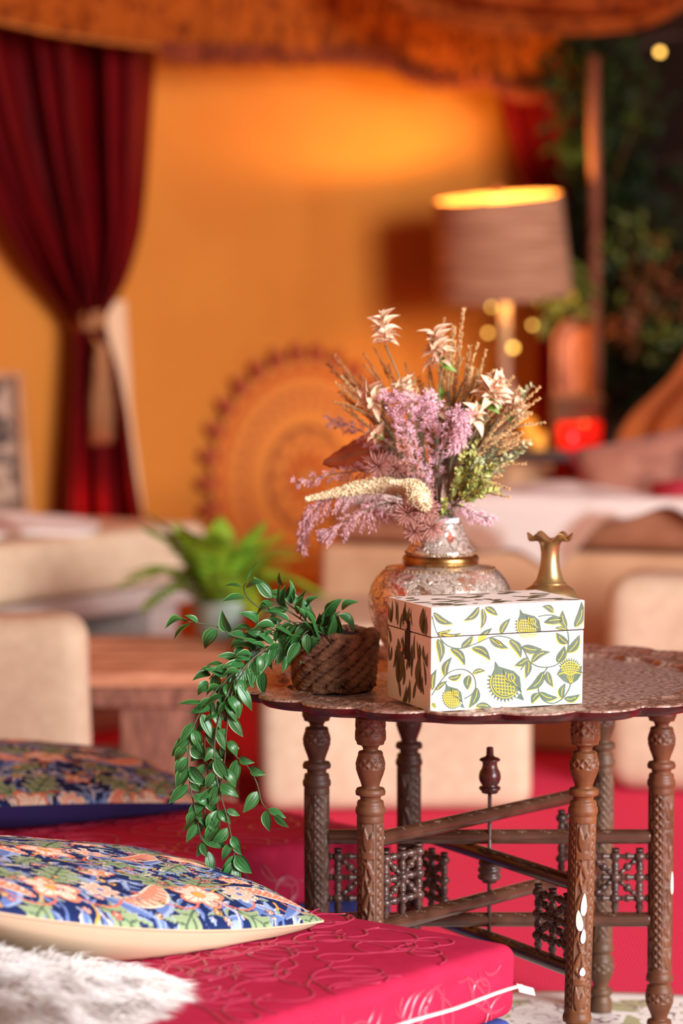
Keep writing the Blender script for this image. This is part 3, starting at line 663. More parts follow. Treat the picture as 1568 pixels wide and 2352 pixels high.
def carve(s, z, kind):                      # depth 0..1, s = arc (m) from the panel's middle
    if kind == 'lattice':
        p = .0102; a = tri((z + 1.05*s)/p); b = tri((z - 1.05*s)/p); cell = np.minimum(a, b)
        inside = (np.abs(s) < .0052) & (z > .092) & (z < .296)
        return sstep(cell, .13, .19)*inside + .8*((np.abs(np.abs(s) - .0072) < .0006) & (z > .09) & (z < .297))
    d = np.zeros_like(s); frame = (np.abs(s) < .0072)
    for z0, z1 in ((.265, .296), (.125, .257), (.090, .118)):
        d = np.maximum(d, (frame & (z > z0) & (z < z1))*1.)
    sol = np.ones_like(s)*9
    for zc in (.279, .103):                 # tulip panels
        sol = np.minimum(sol, leafsd(s, z, -.0035, zc, -.12, .028, .0034)); sol = np.minimum(sol, leafsd(s, z, .0035, zc - .003, .18, .022, .0032)); sol = np.minimum(sol, leafsd(s, z, 0, zc - .007, 0, .016, .0045))
    st = .0032*np.sin((z - .125)*2*PI/.066)  # winding stem
    sol = np.minimum(sol, np.where((z > .122) & (z < .26), np.abs(s - st) - .0013, 9))
    for k in range(4):
        zc = .141 + k*.033; sg = 1 if k % 2 == 0 else -1
        sol = np.minimum(sol, leafsd(s, z, -sg*.0028, zc + .004, sg*.35, .026, .0026)); sol = np.minimum(sol, leafsd(s, z, -sg*.0046, zc - .006, -sg*.55, .016, .0018))
        q = np.hypot(s - sg*.0044, z - zc - .012) - .0021; sol = np.minimum(sol, q)
        sol = np.minimum(sol, leafsd(s, z, sg*.005, zc - .003, -sg*.3, .020, .0018))
    return d*sstep(sol, -.0002, .0005)
Hleg = .417
def leg_mesh(cx, cy, rot, tone, sq=0., lean=0.):
    """rot: angle (seen from the camera, + to the right) of the scroll panel's middle"""
    zz = [PROF[0, 0]]
    for (a, _), (b, _) in zip(PROF[:-1], PROF[1:]):
        n = max(1, int(abs(a - b)/.0011)); zz += list(np.linspace(a, b, n + 1)[1:])
    zz = np.array(zz); idx = np.interp(np.arange(len(zz)), np.arange(len(zz)), np.arange(len(zz)))
    r = np.interp(-zz, -PROF[:, 0], PROF[:, 1])
    r[0] = .0002; r[1] = .0165; r[-1] = .0002
    ns = 88; th = np.arange(ns)*2*PI/ns                       # th=0 faces the camera (-Y), grows to the right
    base = math.atan2(cx, cy)                                   # direction to camera
    Z, T = np.meshgrid(zz, th, indexing='ij'); Rr = r[:, None]*np.ones(ns); D = np.zeros_like(Rr)
    for k in range(6):
        c = rot + k*PI/3; dT = (T - c + PI) % (2*PI) - PI; s = dT*.0155
        m = np.abs(dT) < PI/6; dd = carve(s, Z, 'scroll' if k % 2 == 0 else 'lattice'); D = np.where(m, np.maximum(D, dd), D)
    D *= (Z > .086) & (Z < .302)
    for z0, z1, p in ((.3585, .3695, .0105), (.397, .4135, .0125), (.0515, .062, .0105)):
        s = T*.0168; n = round(2*PI*.0168/p); q = s/(2*PI*.0168)*n
        a = tri(q + (Z - z0)/p*1.0); b = tri(q - (Z - z0)/p*1.0); D = np.where((Z > z0) & (Z < z1), sstep(np.minimum(a, b), .15, .22)*.8, D)
    if sq:                                                      # faceted top block
        cut = np.minimum(1, math.cos(PI/8)/np.cos(((T + .2) % (PI/4)) - PI/8)); Rr = np.where(Z > .3875, Rr*(cut**sq), Rr)
    Rr = Rr - .0021*D*(Rr > .004)
    X = cx + Rr*np.sin(T - base); Y = cy - Rr*np.cos(T - base)
    V = np.stack([X, Y, Z*(Hleg)/.417], -1).reshape(-1, 3)
    low = V[:, 2] < .30; V[low, 2] = .30 - (.30 - V[low, 2])*(.30 - FZ - RUG)/.30
    V[:, 0] += lean*(V[:, 2] - .2)
    dust = np.array(srgb(128, 102, 88)); tone = np.array(tone)
    gv = (.85 + .3*nrs.rand(len(zz), 1)*.4 + .1*np.sin(Z*60 + T*2)); C = tone[None, None]*gv[..., None]
    C = C*(1 - .55*D[..., None]) + dust*.55*D[..., None]
    return V, grid_faces(len(zz), ns, True), C.reshape(-1, 3)
LEGS = {'A': (.033, 2.73, -.20, srgb(112, 70, 46), 0), 'B': (.273, 2.73, .10, srgb(128, 78, 44), 1), 'C': (-.030, 2.907, -.85, srgb(88, 58, 46), 0),
        'D': (.388, 2.907, .86, srgb(116, 68, 42), 0), 'E': (.086, 3.055, -.3, srgb(80, 46, 36), 0), 'F': (.332, 3.055, -.75, srgb(108, 76, 54), 0)}
cx0, cy0 = .180, 2.900
stand = thing('folding_table_stand', (cx0, cy0, 0), 'carved wooden folding stand of six turned legs under the metal tray', 'table stand')
for k, (x, y, rot, tone, sq) in LEGS.items():
    V, F, C = leg_mesh(x, y, rot, tone, sq, .022 if k == 'B' else 0.); lg = obj('leg', V, F, m_wood, stand, col=C)
    if k in 'BD':
        base = math.atan2(x, y)
        for (s, z, L, W, an) in (((.0025, .2035, .026, .0033, .03), (-.0022, .185, .024, .0038, -.12), (.0027, .167, .017, .0028, .05), (.0030, .126, .010, .0032, 0)) if k == 'B' else ((.0035, .188, .028, .0030, 0),)):
            rot_ = rot; pts = []
            for t in np.linspace(0, 2*PI, 19)[:-1]:
                a = math.cos(t)*L/2; b = W*math.sin(t)*(1 - .35*math.cos(t)); ss = s + b + math.sin(an)*a; pts.append((ss, z + a))
            V = []
            for rr_ in (.0135, .01625):
                for ss, z_ in pts:
                    T = rot_ + ss/.0155 - base; V.append((x + (.022*(z_ - .2) if k == 'B' else 0) + rr_*math.sin(T), y - rr_*math.cos(T), z_))
            obj('bone_inlay', V, [tuple(range(18, 36))[::-1] if False else tuple(range(18, 36))] + [(i, (i+1) % 18, (i+1) % 18 + 18, i + 18) for i in range(18)], m_bone, lg, smooth=False)
def rail_mesh(p, q, r=.0093, seed=0):
    p = np.asarray(p, float); q = np.asarray(q, float); L = np.linalg.norm(q - p); n = int(L/.0014); ns = 30
    ax = (q - p)/L; up = np.array([0, 0, 1.0]); sd = np.cross(ax, up)
    t = np.linspace(0, L, n); th = np.arange(ns)*2*PI/ns; T, A = np.meshgrid(t, th, indexing='ij')
    D = np.zeros_like(T); an = np.where(A > PI, A - 2*PI, A); s = an*r      # s=0 on the top line
    r_ = np.random.RandomState(seed); e = min(.115, L*.3); off = (.055, .0)
    for u0 in np.arange(.045, L - .04, .027):
        for c in (-.0055, .0055):
            k = r_.randint(3); uu = u0 + r_.uniform(-.003, .003)
            if k == 0: m = (np.hypot(T - uu, s - c) < .0042) & (np.hypot(T - uu - .0016, s - c - .0006) > .0034)
            elif k == 1: m = (np.abs(s - c) < (.0055 - np.abs(T - uu)*.9)*.55) & (s > c - .001)
            else: m = np.abs(s - c - .002*np.sin((T - uu)/.004)) < .0007*(np.abs(T - uu) < .007)
            D = np.maximum(D, m*1.)
    flat = 1 - .10*np.clip(np.cos(A), 0, 1)**3
    Rr = r*flat - .0009*D
    V = p + T[..., None]*ax + (Rr*np.cos(A))[..., None]*up + (Rr*np.sin(A))[..., None]*sd
    C = np.array(srgb(84, 52, 38))*(.85 + .3*nrs.rand(1, ns, 1))*np.ones((n, 1, 1)); C = C*(1 - .6*D[..., None]) + np.array(srgb(150, 128, 104))*.6*D[..., None]
    F = grid_faces(n, ns, True); F.append(tuple(range(ns))[::-1]); F.append(tuple((n-1)*ns + i for i in range(ns)))
    return V.reshape(-1, 3), F, C.reshape(-1, 3)
RB = .0072
def turned(p, q, kind):
    p = np.asarray(p, float); q = np.asarray(q, float); L = np.linalg.norm(q - p)
    if kind == 'spindle':
        pr = [(0, .0035)]; z0 = .0212
        pr += [(.004, .0036), (.0075, .0048), (.0085, .0050)]
        for k in range(3):
            zc = z0 + k*.0301
            for a in np.linspace(-1.05, 1.05, 11): pr.append((zc + RB*math.sin(a), RB*math.cos(a)))
            if k < 2:
                for dz, rr_ in ((.0078, .0039), (.0098, .0035), (.0114, .0046), (.0128, .0051), (.0136, .0042), (.0144, .0046), (.0151, .0054), (.0158, .0046), (.0166, .0042), (.0174, .0051), (.0188, .0046), (.0204, .0035), (.0223, .0039)): pr.append((zc + dz, rr_))
        zt = z0 + .0602 + .0075; pr += [(zt + .001, .0046), (zt + .004, .0048), (L - .003, .0036), (L, .0035)]
        sc = L/.1017; pr = [(a*sc, b) for a, b in pr]
    elif kind == 'connector':
        pr = [(0, .0030), (L*.2, .0028), (L*.34, .0036), (L*.42, .0046), (L*.5, .0050), (L*.58, .0046), (L*.66, .0036), (L*.8, .0028), (L, .0030)]
    else:
        pr = [(0, .0026), (L*.14, .0034), (L*.2, .0040), (L*.24, .0026), (L*.32, .0026)] + [(L*.5 + .0052*math.sin(a), .0052*math.cos(a)) for a in np.linspace(-1.1, 1.1, 9)] + [(L*.68, .0026), (L*.76, .0026), (L*.8, .0040), (L*.86, .0034), (L, .0026)]
    V, F = lathe([(b, a) for a, b in pr], 14)
    m = np.array(basis((q - p), (.3, .5, .2)).to_3x3()); R_ = np.stack([m[:, 1], m[:, 2], m[:, 0]], 1)
    return V @ R_.T + p, F
FR = (('A', 'F', .274, .172), ('C', 'D', .2435, .1415), ('B', 'E', .2228, .1215))
for i, (a, b, zu, zl) in enumerate(FR):
    a = np.array(LEGS[a][:2]); b = np.array(LEGS[b][:2]); d = (b - a)/np.linalg.norm(b - a)
    for z, sd_ in ((zu, 1), (zl, 2)):
        V, F, C = rail_mesh([*(a + d*.0135), z], [*(b - d*.0135), z], seed=i*2 + sd_); obj('rail', V, F, m_rail, stand, col=C)
    zb = [zl + .0203 + k*.0301 for k in range(3)]
    for o0, dr in ((a, d), (b, -d)):
        cs = [o0 + dr*x for x in (.0255, .0550, .0840)]
        for c in cs:
            V, F = turned([*c, zl + .0075], [*c, zu - .0075], 'spindle'); obj('spindle', V, F, m_turn, stand)
        zb = [zl + .0075 + (zu - zl - .015)/.1017*(.0212 + k*.0301) for k in range(3)]
        for z in zb:
            for c1, c2 in ((o0 + dr*.0135, cs[0]), (cs[0], cs[1]), (cs[1], cs[2])):
                e = 0.006; u = (c2 - c1)/np.linalg.norm(c2 - c1); s1 = 0 if c1 is not cs[0] and c1 is not cs[1] else e
                V, F = turned([*(c1 + u*s1), z], [*(c2 - u*e), z], 'connector'); obj('connector', V, F, m_turn, stand)
        for dc in (0, 2):
            for dz in (0, 2):
                p = np.array([*cs[1], zb[1]]); q = np.array([*cs[dc], zb[dz]]); u = (q - p)/np.linalg.norm(q - p)
                V, F = turned(p + u*.0062, q - u*.0062, 'diagonal'); obj('diagonal_brace', V, F, m_turn, stand)
ctr = (cx0 - .0005, cy0, 0)
V, F = lathe([(.0002, .2975), (.0095, .298), (.0105, .3005), (.0128, .3025), (.0132, .304), (.0125, .3055), (.009, .307), (.0115, .3105), (.0132, .315), (.0134, .319), (.0125, .3235), (.0098, .3285), (.0088, .333), (.0092, .336), (.0125, .3375), (.0128, .3390), (.011, .3405), (.0065, .342), (.0046, .344), (.0042, .353), (.0034, .354), (.0002, .354)][::-1], 30, ctr)
V, F = lathe([(.0002, .2975), (.0095, .298), (.0105, .3005), (.0128, .3025), (.0132, .304), (.0125, .3055), (.009, .307), (.0115, .3105), (.0132, .315), (.0134, .319), (.0125, .3235), (.0098, .3285), (.0088, .333), (.0092, .336), (.0125, .3375), (.0128, .3390), (.011, .3405), (.0065, .342), (.0046, .344), (.0042, .353), (.0034, .354), (.0002, .354)], 30, ctr)
obj('finial', V, F, m_fin, stand)
V, F = lathe([(.0024, .110), (.0024, .299)], 10, ctr); obj('pivot_rod', V, F, m_turn, stand)
V, F = lathe([(.003, .1885), (.0085, .1885), (.0095, .191), (.0135, .193), (.0146, .1955), (.0135, .198), (.0115, .1995), (.0136, .2015), (.0145, .204), (.0136, .2065), (.0112, .208), (.0128, .210), (.0136, .2125), (.0128, .2145), (.009, .2165), (.008, .2190), (.003, .2190)], 28, ctr); obj('spacer', V, F, m_turn, stand)

# ------------------------------------------------------------------ scalloped engraved tray
m_tray = M('engraved_copper', attr=True, rough=.36, metal=.5, col2=(.46, .38, .34), nscale=150, nlo=.44, nhi=.56, bump=.7, bscale=170, bdist=.0012, bkind='voronoi')
m_tray_u = M('oxidised_maroon', srgb(92, 34, 34), .3, metal=.55, spec=.6, col2=srgb(62, 22, 24), nscale=30)
NL = 24; R0 = .329; nt_ = NL*18; th = np.arange(nt_)*2*PI/nt_; lob = np.abs(np.sin(th*NL/2 + .4))
Rl = R0*(1 - .055*(1 - lob)**1.3)
tz_s = CAM_H - .3955
def trz(r): return r
rows = []
prof = [(0, 0), (.1, 0), (.2, 0), (.3, 0), (.4, 0), (.5, 0), (.6, 0), (.66, 0), (.72, 0), (.765, 0), (.775, .0004), (.782, .0028), (.790, .0048), (.800, .0052), (.812, .0036), (.835, .0020), (.875, .0018), (.91, .0028), (.945, .0055), (.97, .0078), (.988, .0083), (.997, .0076), (1.0, .006)]
skirt_ = [(1.0, .006), (.996, .003), (.985, -.0012), (.968, -.0048), (.95, -.0066), (.90, -.0085), (.8, -.0105), (.7, -.0178), (.62, -.0182), (.0, -.0182)]
def tray_rows(pr):
    V = []; C = []
    for f, z in pr:
        k = np.clip((f - .70)/.1, 0, 1); inner = .80
        lobe_f = (Rl/R0)*k + (1 - k)
        rad = R0*f*lobe_f
        zz = z + (.0014*(lob**.7)*np.clip((f - .8)/.06, 0, 1)*(1 - np.clip((f - .93)/.07, 0, 1)) if f < .999 else 0) + 0*th
        V.append(np.stack([rad*np.cos(th), rad*np.sin(th), zz], -1))
        groove = np.clip(np.exp(-((lob)/.10)**2)*(f > .8), 0, 1)[:, None] if f > .8 else np.zeros((nt_, 1))
        c0 = np.array(srgb(206, 188, 178)) if f < .77 else np.array(srgb(192, 160, 144)); C.append(c0*(1 - .35*groove) + 0*V[-1])
    return np.array(V), np.array(C)
tw = math.radians(-.55)
def tpos(V): V = np.asarray(V, float).reshape(-1, 3).copy(); x = V[:, 0].copy(); V[:, 2] += -x*math.tan(tw); return V + [cx0 + .002, cy0 + .005, tz_s]
tray = thing('brass_tray', (cx0, cy0, tz_s - .018), 'large scalloped engraved copper brass tray resting on the carved stand', 'tray')
pr2 = []
for (a, za), (b, zb_) in zip(prof[:-1], prof[1:]):
    n = 3 if a >= .77 else 1
    for t in np.linspace(0, 1, n + 1)[:-1]: pr2.append((a + (b - a)*t, za + (zb_ - za)*t))
pr2.append(prof[-1])
V, C = tray_rows(pr2); obj('tray_top', tpos(V), flip(grid_faces(len(pr2), nt_, True)), m_tray, tray, col=C.reshape(-1, 3))
V, _ = tray_rows(skirt_); obj('tray_underside', tpos(V), flip(grid_faces(len(skirt_), nt_, True)), m_tray_u, tray)
V = tpos([(0, 0, 0)])
ZS = lambda x: tz_s - (x - cx0)*math.tan(tw) + .0006
# ------------------------------------------------------------------ painted box
m_wht = M('white_paint', srgb(250, 248, 244), .55, spec=.35, col2=srgb(232, 226, 218), nscale=9, bump=.12, bscale=70, bdist=.0005)
m_grn = M('sage_paint', srgb(88, 106, 86), .6, col2=srgb(72, 92, 72), nscale=60)
m_yel = M('yellow_paint', srgb(222, 186, 40), .6)
m_dol = M('olive_paint', srgb(112, 104, 72), .6, col2=srgb(92, 84, 58), nscale=50)
m_gap = M('seam_shadow', srgb(40, 34, 30), .9)
yaw = math.radians(20.5); FLc = PZ(987.5, 1642.5, tz_s); bw, bl, bh = .1845, .128, .1145
FLc[2] = ZS(FLc[0] + .1) + .0025
ux = np.array([math.cos(yaw), math.sin(yaw), 0.]); uy = np.array([-math.sin(yaw), math.cos(yaw), 0.]); uz = np.array([.012, 0, 1.])
box = thing('painted_box', FLc + ux*bw/2 + uy*bl/2, 'white painted wooden box with sage and yellow thistle motifs on the tray', 'box')
def bx_(a, b, c, h, mname=None):
    return FLc + np.outer(np.asarray(a), ux) + np.outer(np.asarray(b), uy) + np.outer(np.asarray(c)*(1 + .016*np.asarray(a)/bw*0 + .018*np.asarray(a)/bw), uz)
def boxpart(name, a0, a1, b0, b1, c0, c1, r, m):
    V, F = softbox(((a1-a0)/2, (b1-b0)/2, (c1-c0)/2), r, 6); V = V + [(a0+a1)/2, (b0+b1)/2, (c0+c1)/2]; return obj(name, bx_(V[:, 0], V[:, 1], V[:, 2], 0), F, m, box)
seam = bh*.715
body = boxpart('box_body', 0, bw, 0, bl, 0, seam - .0006, .0012, m_wht)
lid = boxpart('lid', -.0004, bw + .0006, -.0002, bl, seam + .0006, bh, .0012, m_wht)
boxpart('seam_shade_strip', .001, bw - .001, .001, bl - .001, seam - .004, seam + .004, .0004, m_gap)  # dark strip inside the lid gap, colouring in the shade there
def zs2(x, y):                              # reference sketch units of the front face -> (a, c)
    s = (x - 487)/1022; yt = 640 - 57*s; yb = 1325 - 45*s; return np.clip(s, 0.002, .998)*bw, np.clip(1 - (y - yt)/(yb - yt), .004, .996)*bh
eps = .0003
class Paint:
    def __init__(s): s.g = {k: MB() for k in ('bg', 'lg', 'by', 'ly')}
    def poly(s, pts, colr, lay):
        pts = np.asarray(pts, float); a, c = zs2(pts[:, 0], pts[:, 1])
        up = c.mean() > seam*1.0; g = s.g[('l' if up else 'b') + colr]
        if up: c = np.maximum(c, seam + .0007)
        else: c = np.minimum(c, seam - .0007)
        g.add(bx_(a, -eps - lay*.00012 + 0*a, c, 0), [tuple(range(len(pts)))])
    def ribbon(s, pts, w, colr, lay, n=None):
        q = spline(pts, n or max(8, len(pts)*6)); T = np.gradient(q, axis=0); T /= np.linalg.norm(T, axis=1, keepdims=True) + 1e-9; N = np.stack([-T[:, 1], T[:, 0]], -1)
        a, b = q + N*w/2, q - N*w/2
        for i in range(len(q) - 1): s.poly([a[i], a[i+1], b[i+1], b[i]], colr, lay)
def leaf2(p, q, w, bend=.12, n=11):
    p = np.array(p, float); q = np.array(q, float); d = q - p; L = np.hypot(*d); d /= L; nn = np.array([-d[1], d[0]]); t = np.linspace(0, 1, n)
    mid = p + np.outer(t*L, d) + np.outer(bend*L*np.sin(PI*t), nn); w_ = w*np.sin(PI*t**.75)**.9*.5
    return np.vstack([mid + w_[:, None]*nn, (mid - w_[:, None]*nn)[::-1][1:-1]]), mid
pt_ = Paint(); rb = random.Random(5)
LV = [(497,668,630,742,32),(800,630,695,722,30),(820,640,812,780,24),(838,632,925,690,28),(520,800,690,800,22),(530,800,620,775,14),(530,815,650,830,12),(530,840,548,1000,34),(615,905,712,1020,32),(685,900,762,815,30),(800,865,890,770,30),(870,835,1000,905,32),(905,850,960,910,16),(945,810,1010,705,30),(755,900,880,985,36),(1005,850,1085,970,36),(1090,895,1228,912,40),(1128,970,1042,1020,30),(1135,985,1120,1105,30),(1155,1000,1285,930,32),(1330,1000,1380,890,40),(1400,935,1480,815,38),(1400,875,1320,800,34),(1392,785,1308,770,18),(1390,770,1362,650,32),(1362,715,1232,735,38),(1300,665,1220,625,28),(1445,765,1488,592,40),(500,1180,525,1040,30),(522,1180,600,1118,22),(582,1090,628,960,32),(602,1100,690,1070,26),(762,1070,850,1055,22),(742,1080,730,1180,34),(795,1165,742,1300,38),(788,1285,900,1308,26),(500,1262,522,1298,14),(1240,1060,1122,1185,40),(1262,1060,1305,1165,32),(1212,1200,1340,1235,34),(1213,1205,1162,1275,30),(1365,1240,1390,1140,30),(1382,1245,1490,1215,30)]
for (x0, y0, x1_, y1_, w) in LV:
    sg = rb.choice((-1, 1))*rb.uniform(.05, .16); o2 = np.array([6*(1 if sg > 0 else -1), 7])
    w *= 1.5; L_, mid = leaf2((x0, y0), (x1_, y1_), w, sg); pt_.poly(L_ + o2*.9, 'y', 0); pt_.poly(L_, 'g', 2); pt_.ribbon(mid[1:8:3], 4.2, 'y', 4)
for st in ([(490,690),(510,770),(540,830),(600,890),(690,905),(790,870),(870,835),(950,825),(1030,850),(1090,900),(1125,960),(1150,1000),(1210,1030),(1290,1030),(1350,1000),(1390,950),(1405,880),(1400,800),(1370,730),(1310,690),(1250,685),(1195,695)], [(1265,1035),(1230,1090),(1208,1150),(1212,1210),(1250,1260),(1310,1275),(1370,1245),(1410,1190),(1425,1150)], [(495,1215),(540,1140),(600,1070),(660,1045),(720,1050),(770,1090),(785,1150),(770,1200),(710,1240)], [(1125,965),(1110,1010),(1085,1050)]):
    pt_.ribbon(st, 8.5, 'g', 1)
def thistle(cx, cy, w, h, rot, flipx=1):
    R_ = np.array([[math.cos(rot), -math.sin(rot)], [math.sin(rot), math.cos(rot)]])
    f = lambda pts: (np.asarray(pts, float)*[flipx*w/2, h/2]) @ R_.T + [cx, cy]
    sp = []
    for k in range(15):                     # spiked fringe round left and bottom
        t = math.radians(205 - k*12.2 - 0); b = math.radians(205 - (k + .5)*12.2); a0 = (.78*math.cos(t), .80*math.sin(t)); sp.append((a0[0], -a0[1]*-1))
        sp.append((1.02*math.cos(b), 1.02*math.sin(b)))
    body_ = [(-.55, -1.05), (-.35, -.78), (.05, -.66), (.45, -.55), (.78, -.25), (.85, .15), (.88, .55), (1.05, .92), (.62, .80)] + sp[::-1] + [(-.72, -.35), (-.58, -.65)]
    k = 1.0
    pt_.poly(f(body_), 'g', 2)
    for i in range(len(sp) - 2): pass
    rim = [(.78*math.cos(math.radians(a)), .78*math.sin(math.radians(a))) for a in range(205, 25, -12)]
    pt_.ribbon(f(rim), 6, 'y', 5, 40)
    rim2 = [(.66*math.cos(math.radians(a)), .66*math.sin(math.radians(a))) for a in range(200, 40, -12)]; pt_.ribbon(f(rim2), 4, 'y', 5, 36)
    for u in np.linspace(-.5, .45, 7):      # net
        y1 = math.sqrt(max(0, .64**2 - u*u)); pt_.ribbon(f([(u - .02, -.42 + .1*abs(u)), (u, .1), (u + .05, y1)]), 4.5, 'y', 4, 8)
    for v in np.linspace(-.32, .48, 6):
        x1 = math.sqrt(max(0, .66**2 - v*v)); pt_.ribbon(f([(-x1, v - .02), (-.1, v + .03), (min(x1, .55), v + .10)]), 4.5, 'y', 4, 8)
    hood = [(-.12, -.62), (.25, -.52), (.55, -.32), (.72, .02), (.70, .32), (.45, .16), (.12, .02), (-.02, -.22)]
    pt_.poly(f(hood), 'g', 7)
    for j, (a, b) in enumerate((((.02, -.5), (.1, -.05)), ((.16, -.44), (.3, .0)), ((.3, -.36), (.5, .08)), ((.46, -.24), (.62, .2)))):
        pt_.ribbon(f([a, ((a[0]+b[0])/2 - .08, (a[1]+b[1])/2 + .02), b]), 4, 'y', 9, 8)
    pt_.ribbon(f([(.18, -.06), (.16, -.3), (.34, -.4), (.5, -.22), (.38, -.06), (.3, -.2)]), 4, 'y', 10, 16)
thistle(1130, 752, 195, 215, -.05); thistle(980, 1130, 252, 270, 0); thistle(632, 1222, 150, 180, -.05)
# upright thistle at the right edge
cx_, cy_ = 1418, 1058
sp = []
for k in range(12):
    t = math.radians(200 + k*12); b = math.radians(206 + k*12); sp += [(cx_ + 66*math.cos(t), cy_ + 62*math.sin(t)), (cx_ + 90*math.cos(b), cy_ + 92*math.sin(b))]
pt_.poly(sp + [(cx_ + 80, cy_ + 5), (cx_ + 88, cy_ + 10), (cx_ + 55, cy_ + 62), (cx_ + 10, cy_ + 92), (cx_ - 40, cy_ + 70), (cx_ - 88, cy_ + 22)], 'g', 2)
for u in np.linspace(-55, 55, 7): pt_.ribbon([(cx_ + u*.5 , cy_ + 22), (cx_ + u, cy_ - math.sqrt(max(0, 3700 - u*u)))], 4.5, 'y', 4, 6)
for v in (-40, -24, -8, 8): pt_.ribbon([(cx_ - 60, cy_ + v + 6), (cx_, cy_ + v - 4), (cx_ + 60, cy_ + v + 6)], 4.5, 'y', 4, 8)
pt_.ribbon([(cx_ - 78, cy_ + 24), (cx_ - 40, cy_ + 14), (cx_, cy_ + 28), (cx_ + 40, cy_ + 14), (cx_ + 76, cy_ + 20)], 6, 'y', 5, 20)
pt_.ribbon([(cx_ + 64*math.cos(a), cy_ + 62*math.sin(a)) for a in np.linspace(PI*1.08, PI*1.95, 10)], 6, 'y', 5, 24)
for u in (-22, -8, 8, 22): pt_.ribbon([(cx_ + u, cy_ + 30), (cx_ + 10 + u*.3, cy_ + 80)], 4, 'y', 5, 6)
for k_, nm_, m_, pa_ in (('bg', 'painted_motif', m_grn, body), ('by', 'painted_outline', m_yel, body), ('lg', 'painted_motif', m_grn, lid), ('ly', 'painted_outline', m_yel, lid)): tag(pt_.g[k_].obj(nm_, m_, pa_, smooth=False), kind='stuff')
# dark leaves on the shaded end and on the top
gb, gl, gt = MB(), MB(), MB()
def endleaf(b, c, L, w, an):
    P_, _ = leaf2((b - math.sin(an)*L/2, c - math.cos(an)*L/2), (b + math.sin(an)*L/2, c + math.cos(an)*L/2), w, rb.uniform(-.14, .14))
    bb = np.clip(P_[:, 0], .0015, bl - .0015); cc = P_[:, 1]; up = c > seam
    cc = np.clip(cc, seam + .0008, bh - .001) if up else np.clip(cc, .001, seam - .0008)
    (gl if up else gb).add(bx_(-eps*2 + 0*bb, bb, cc, 0), [tuple(range(len(bb)))])
for b, c, L, w, an in ((.030, .040, .040, .018, 0), (.095, .045, .052, .026, .05), (.022, .098, .030, .017, .05), (.075, .100, .016, .012, .8)): endleaf(b, c, L, w, an)
for k in range(50):
    b = rb.uniform(.004, bl - .004); c = rb.choice((rb.uniform(.006, seam - .01), rb.uniform(.004, seam - .006), rb.uniform(seam + .008, bh - .006)))
    endleaf(b, c, rb.uniform(.016, .03), rb.uniform(.0035, .007), rb.uniform(-.5, .5))
for k in range(44):
    a = rb.uniform(.01, bw - .01); b = rb.uniform(.008, bl - .008); P_, _ = leaf2((a, b), (a + rb.uniform(-.035, .035), b + rb.uniform(-.02, .02)), rb.uniform(.006, .011), .12)
    aa_ = np.clip(P_[:, 0], .003, bw - .003); bb = np.clip(P_[:, 1], .003, bl - .003); gt.add(bx_(aa_, bb, bh + eps/(1) + 0*aa_, 0), [tuple(range(len(aa_)))[::-1]])
for g_, pa_ in ((gb, body), (gl, lid), (gt, lid)): tag(g_.obj('leaf_motif', m_dol, pa_, smooth=False), kind='stuff')
m_iron = M('dark_iron', srgb(74, 58, 50), .5, metal=.6)
V, F = softbox((.0012, .006, .022), .001, 2); V = V + [-.0012, .066, .072]; obj('hasp', bx_(V[:, 0], V[:, 1], V[:, 2], 0), F, m_iron, box)
for c, b in ((.0885, .064), (.0628, .075)):
    q = [(-.003 - .0025*math.sin(t*.5), b + .0042*math.cos(t), c + .0042*math.sin(t)) for t in np.linspace(.5, 5.8, 22)]; q = np.array(q)
    V, F = tube(bx_(q[:, 0], q[:, 1], q[:, 2], 0), .0012, 8); obj('hook_staple', V, F, M('bright_wire', srgb(226, 208, 188), .3, metal=.7), box)

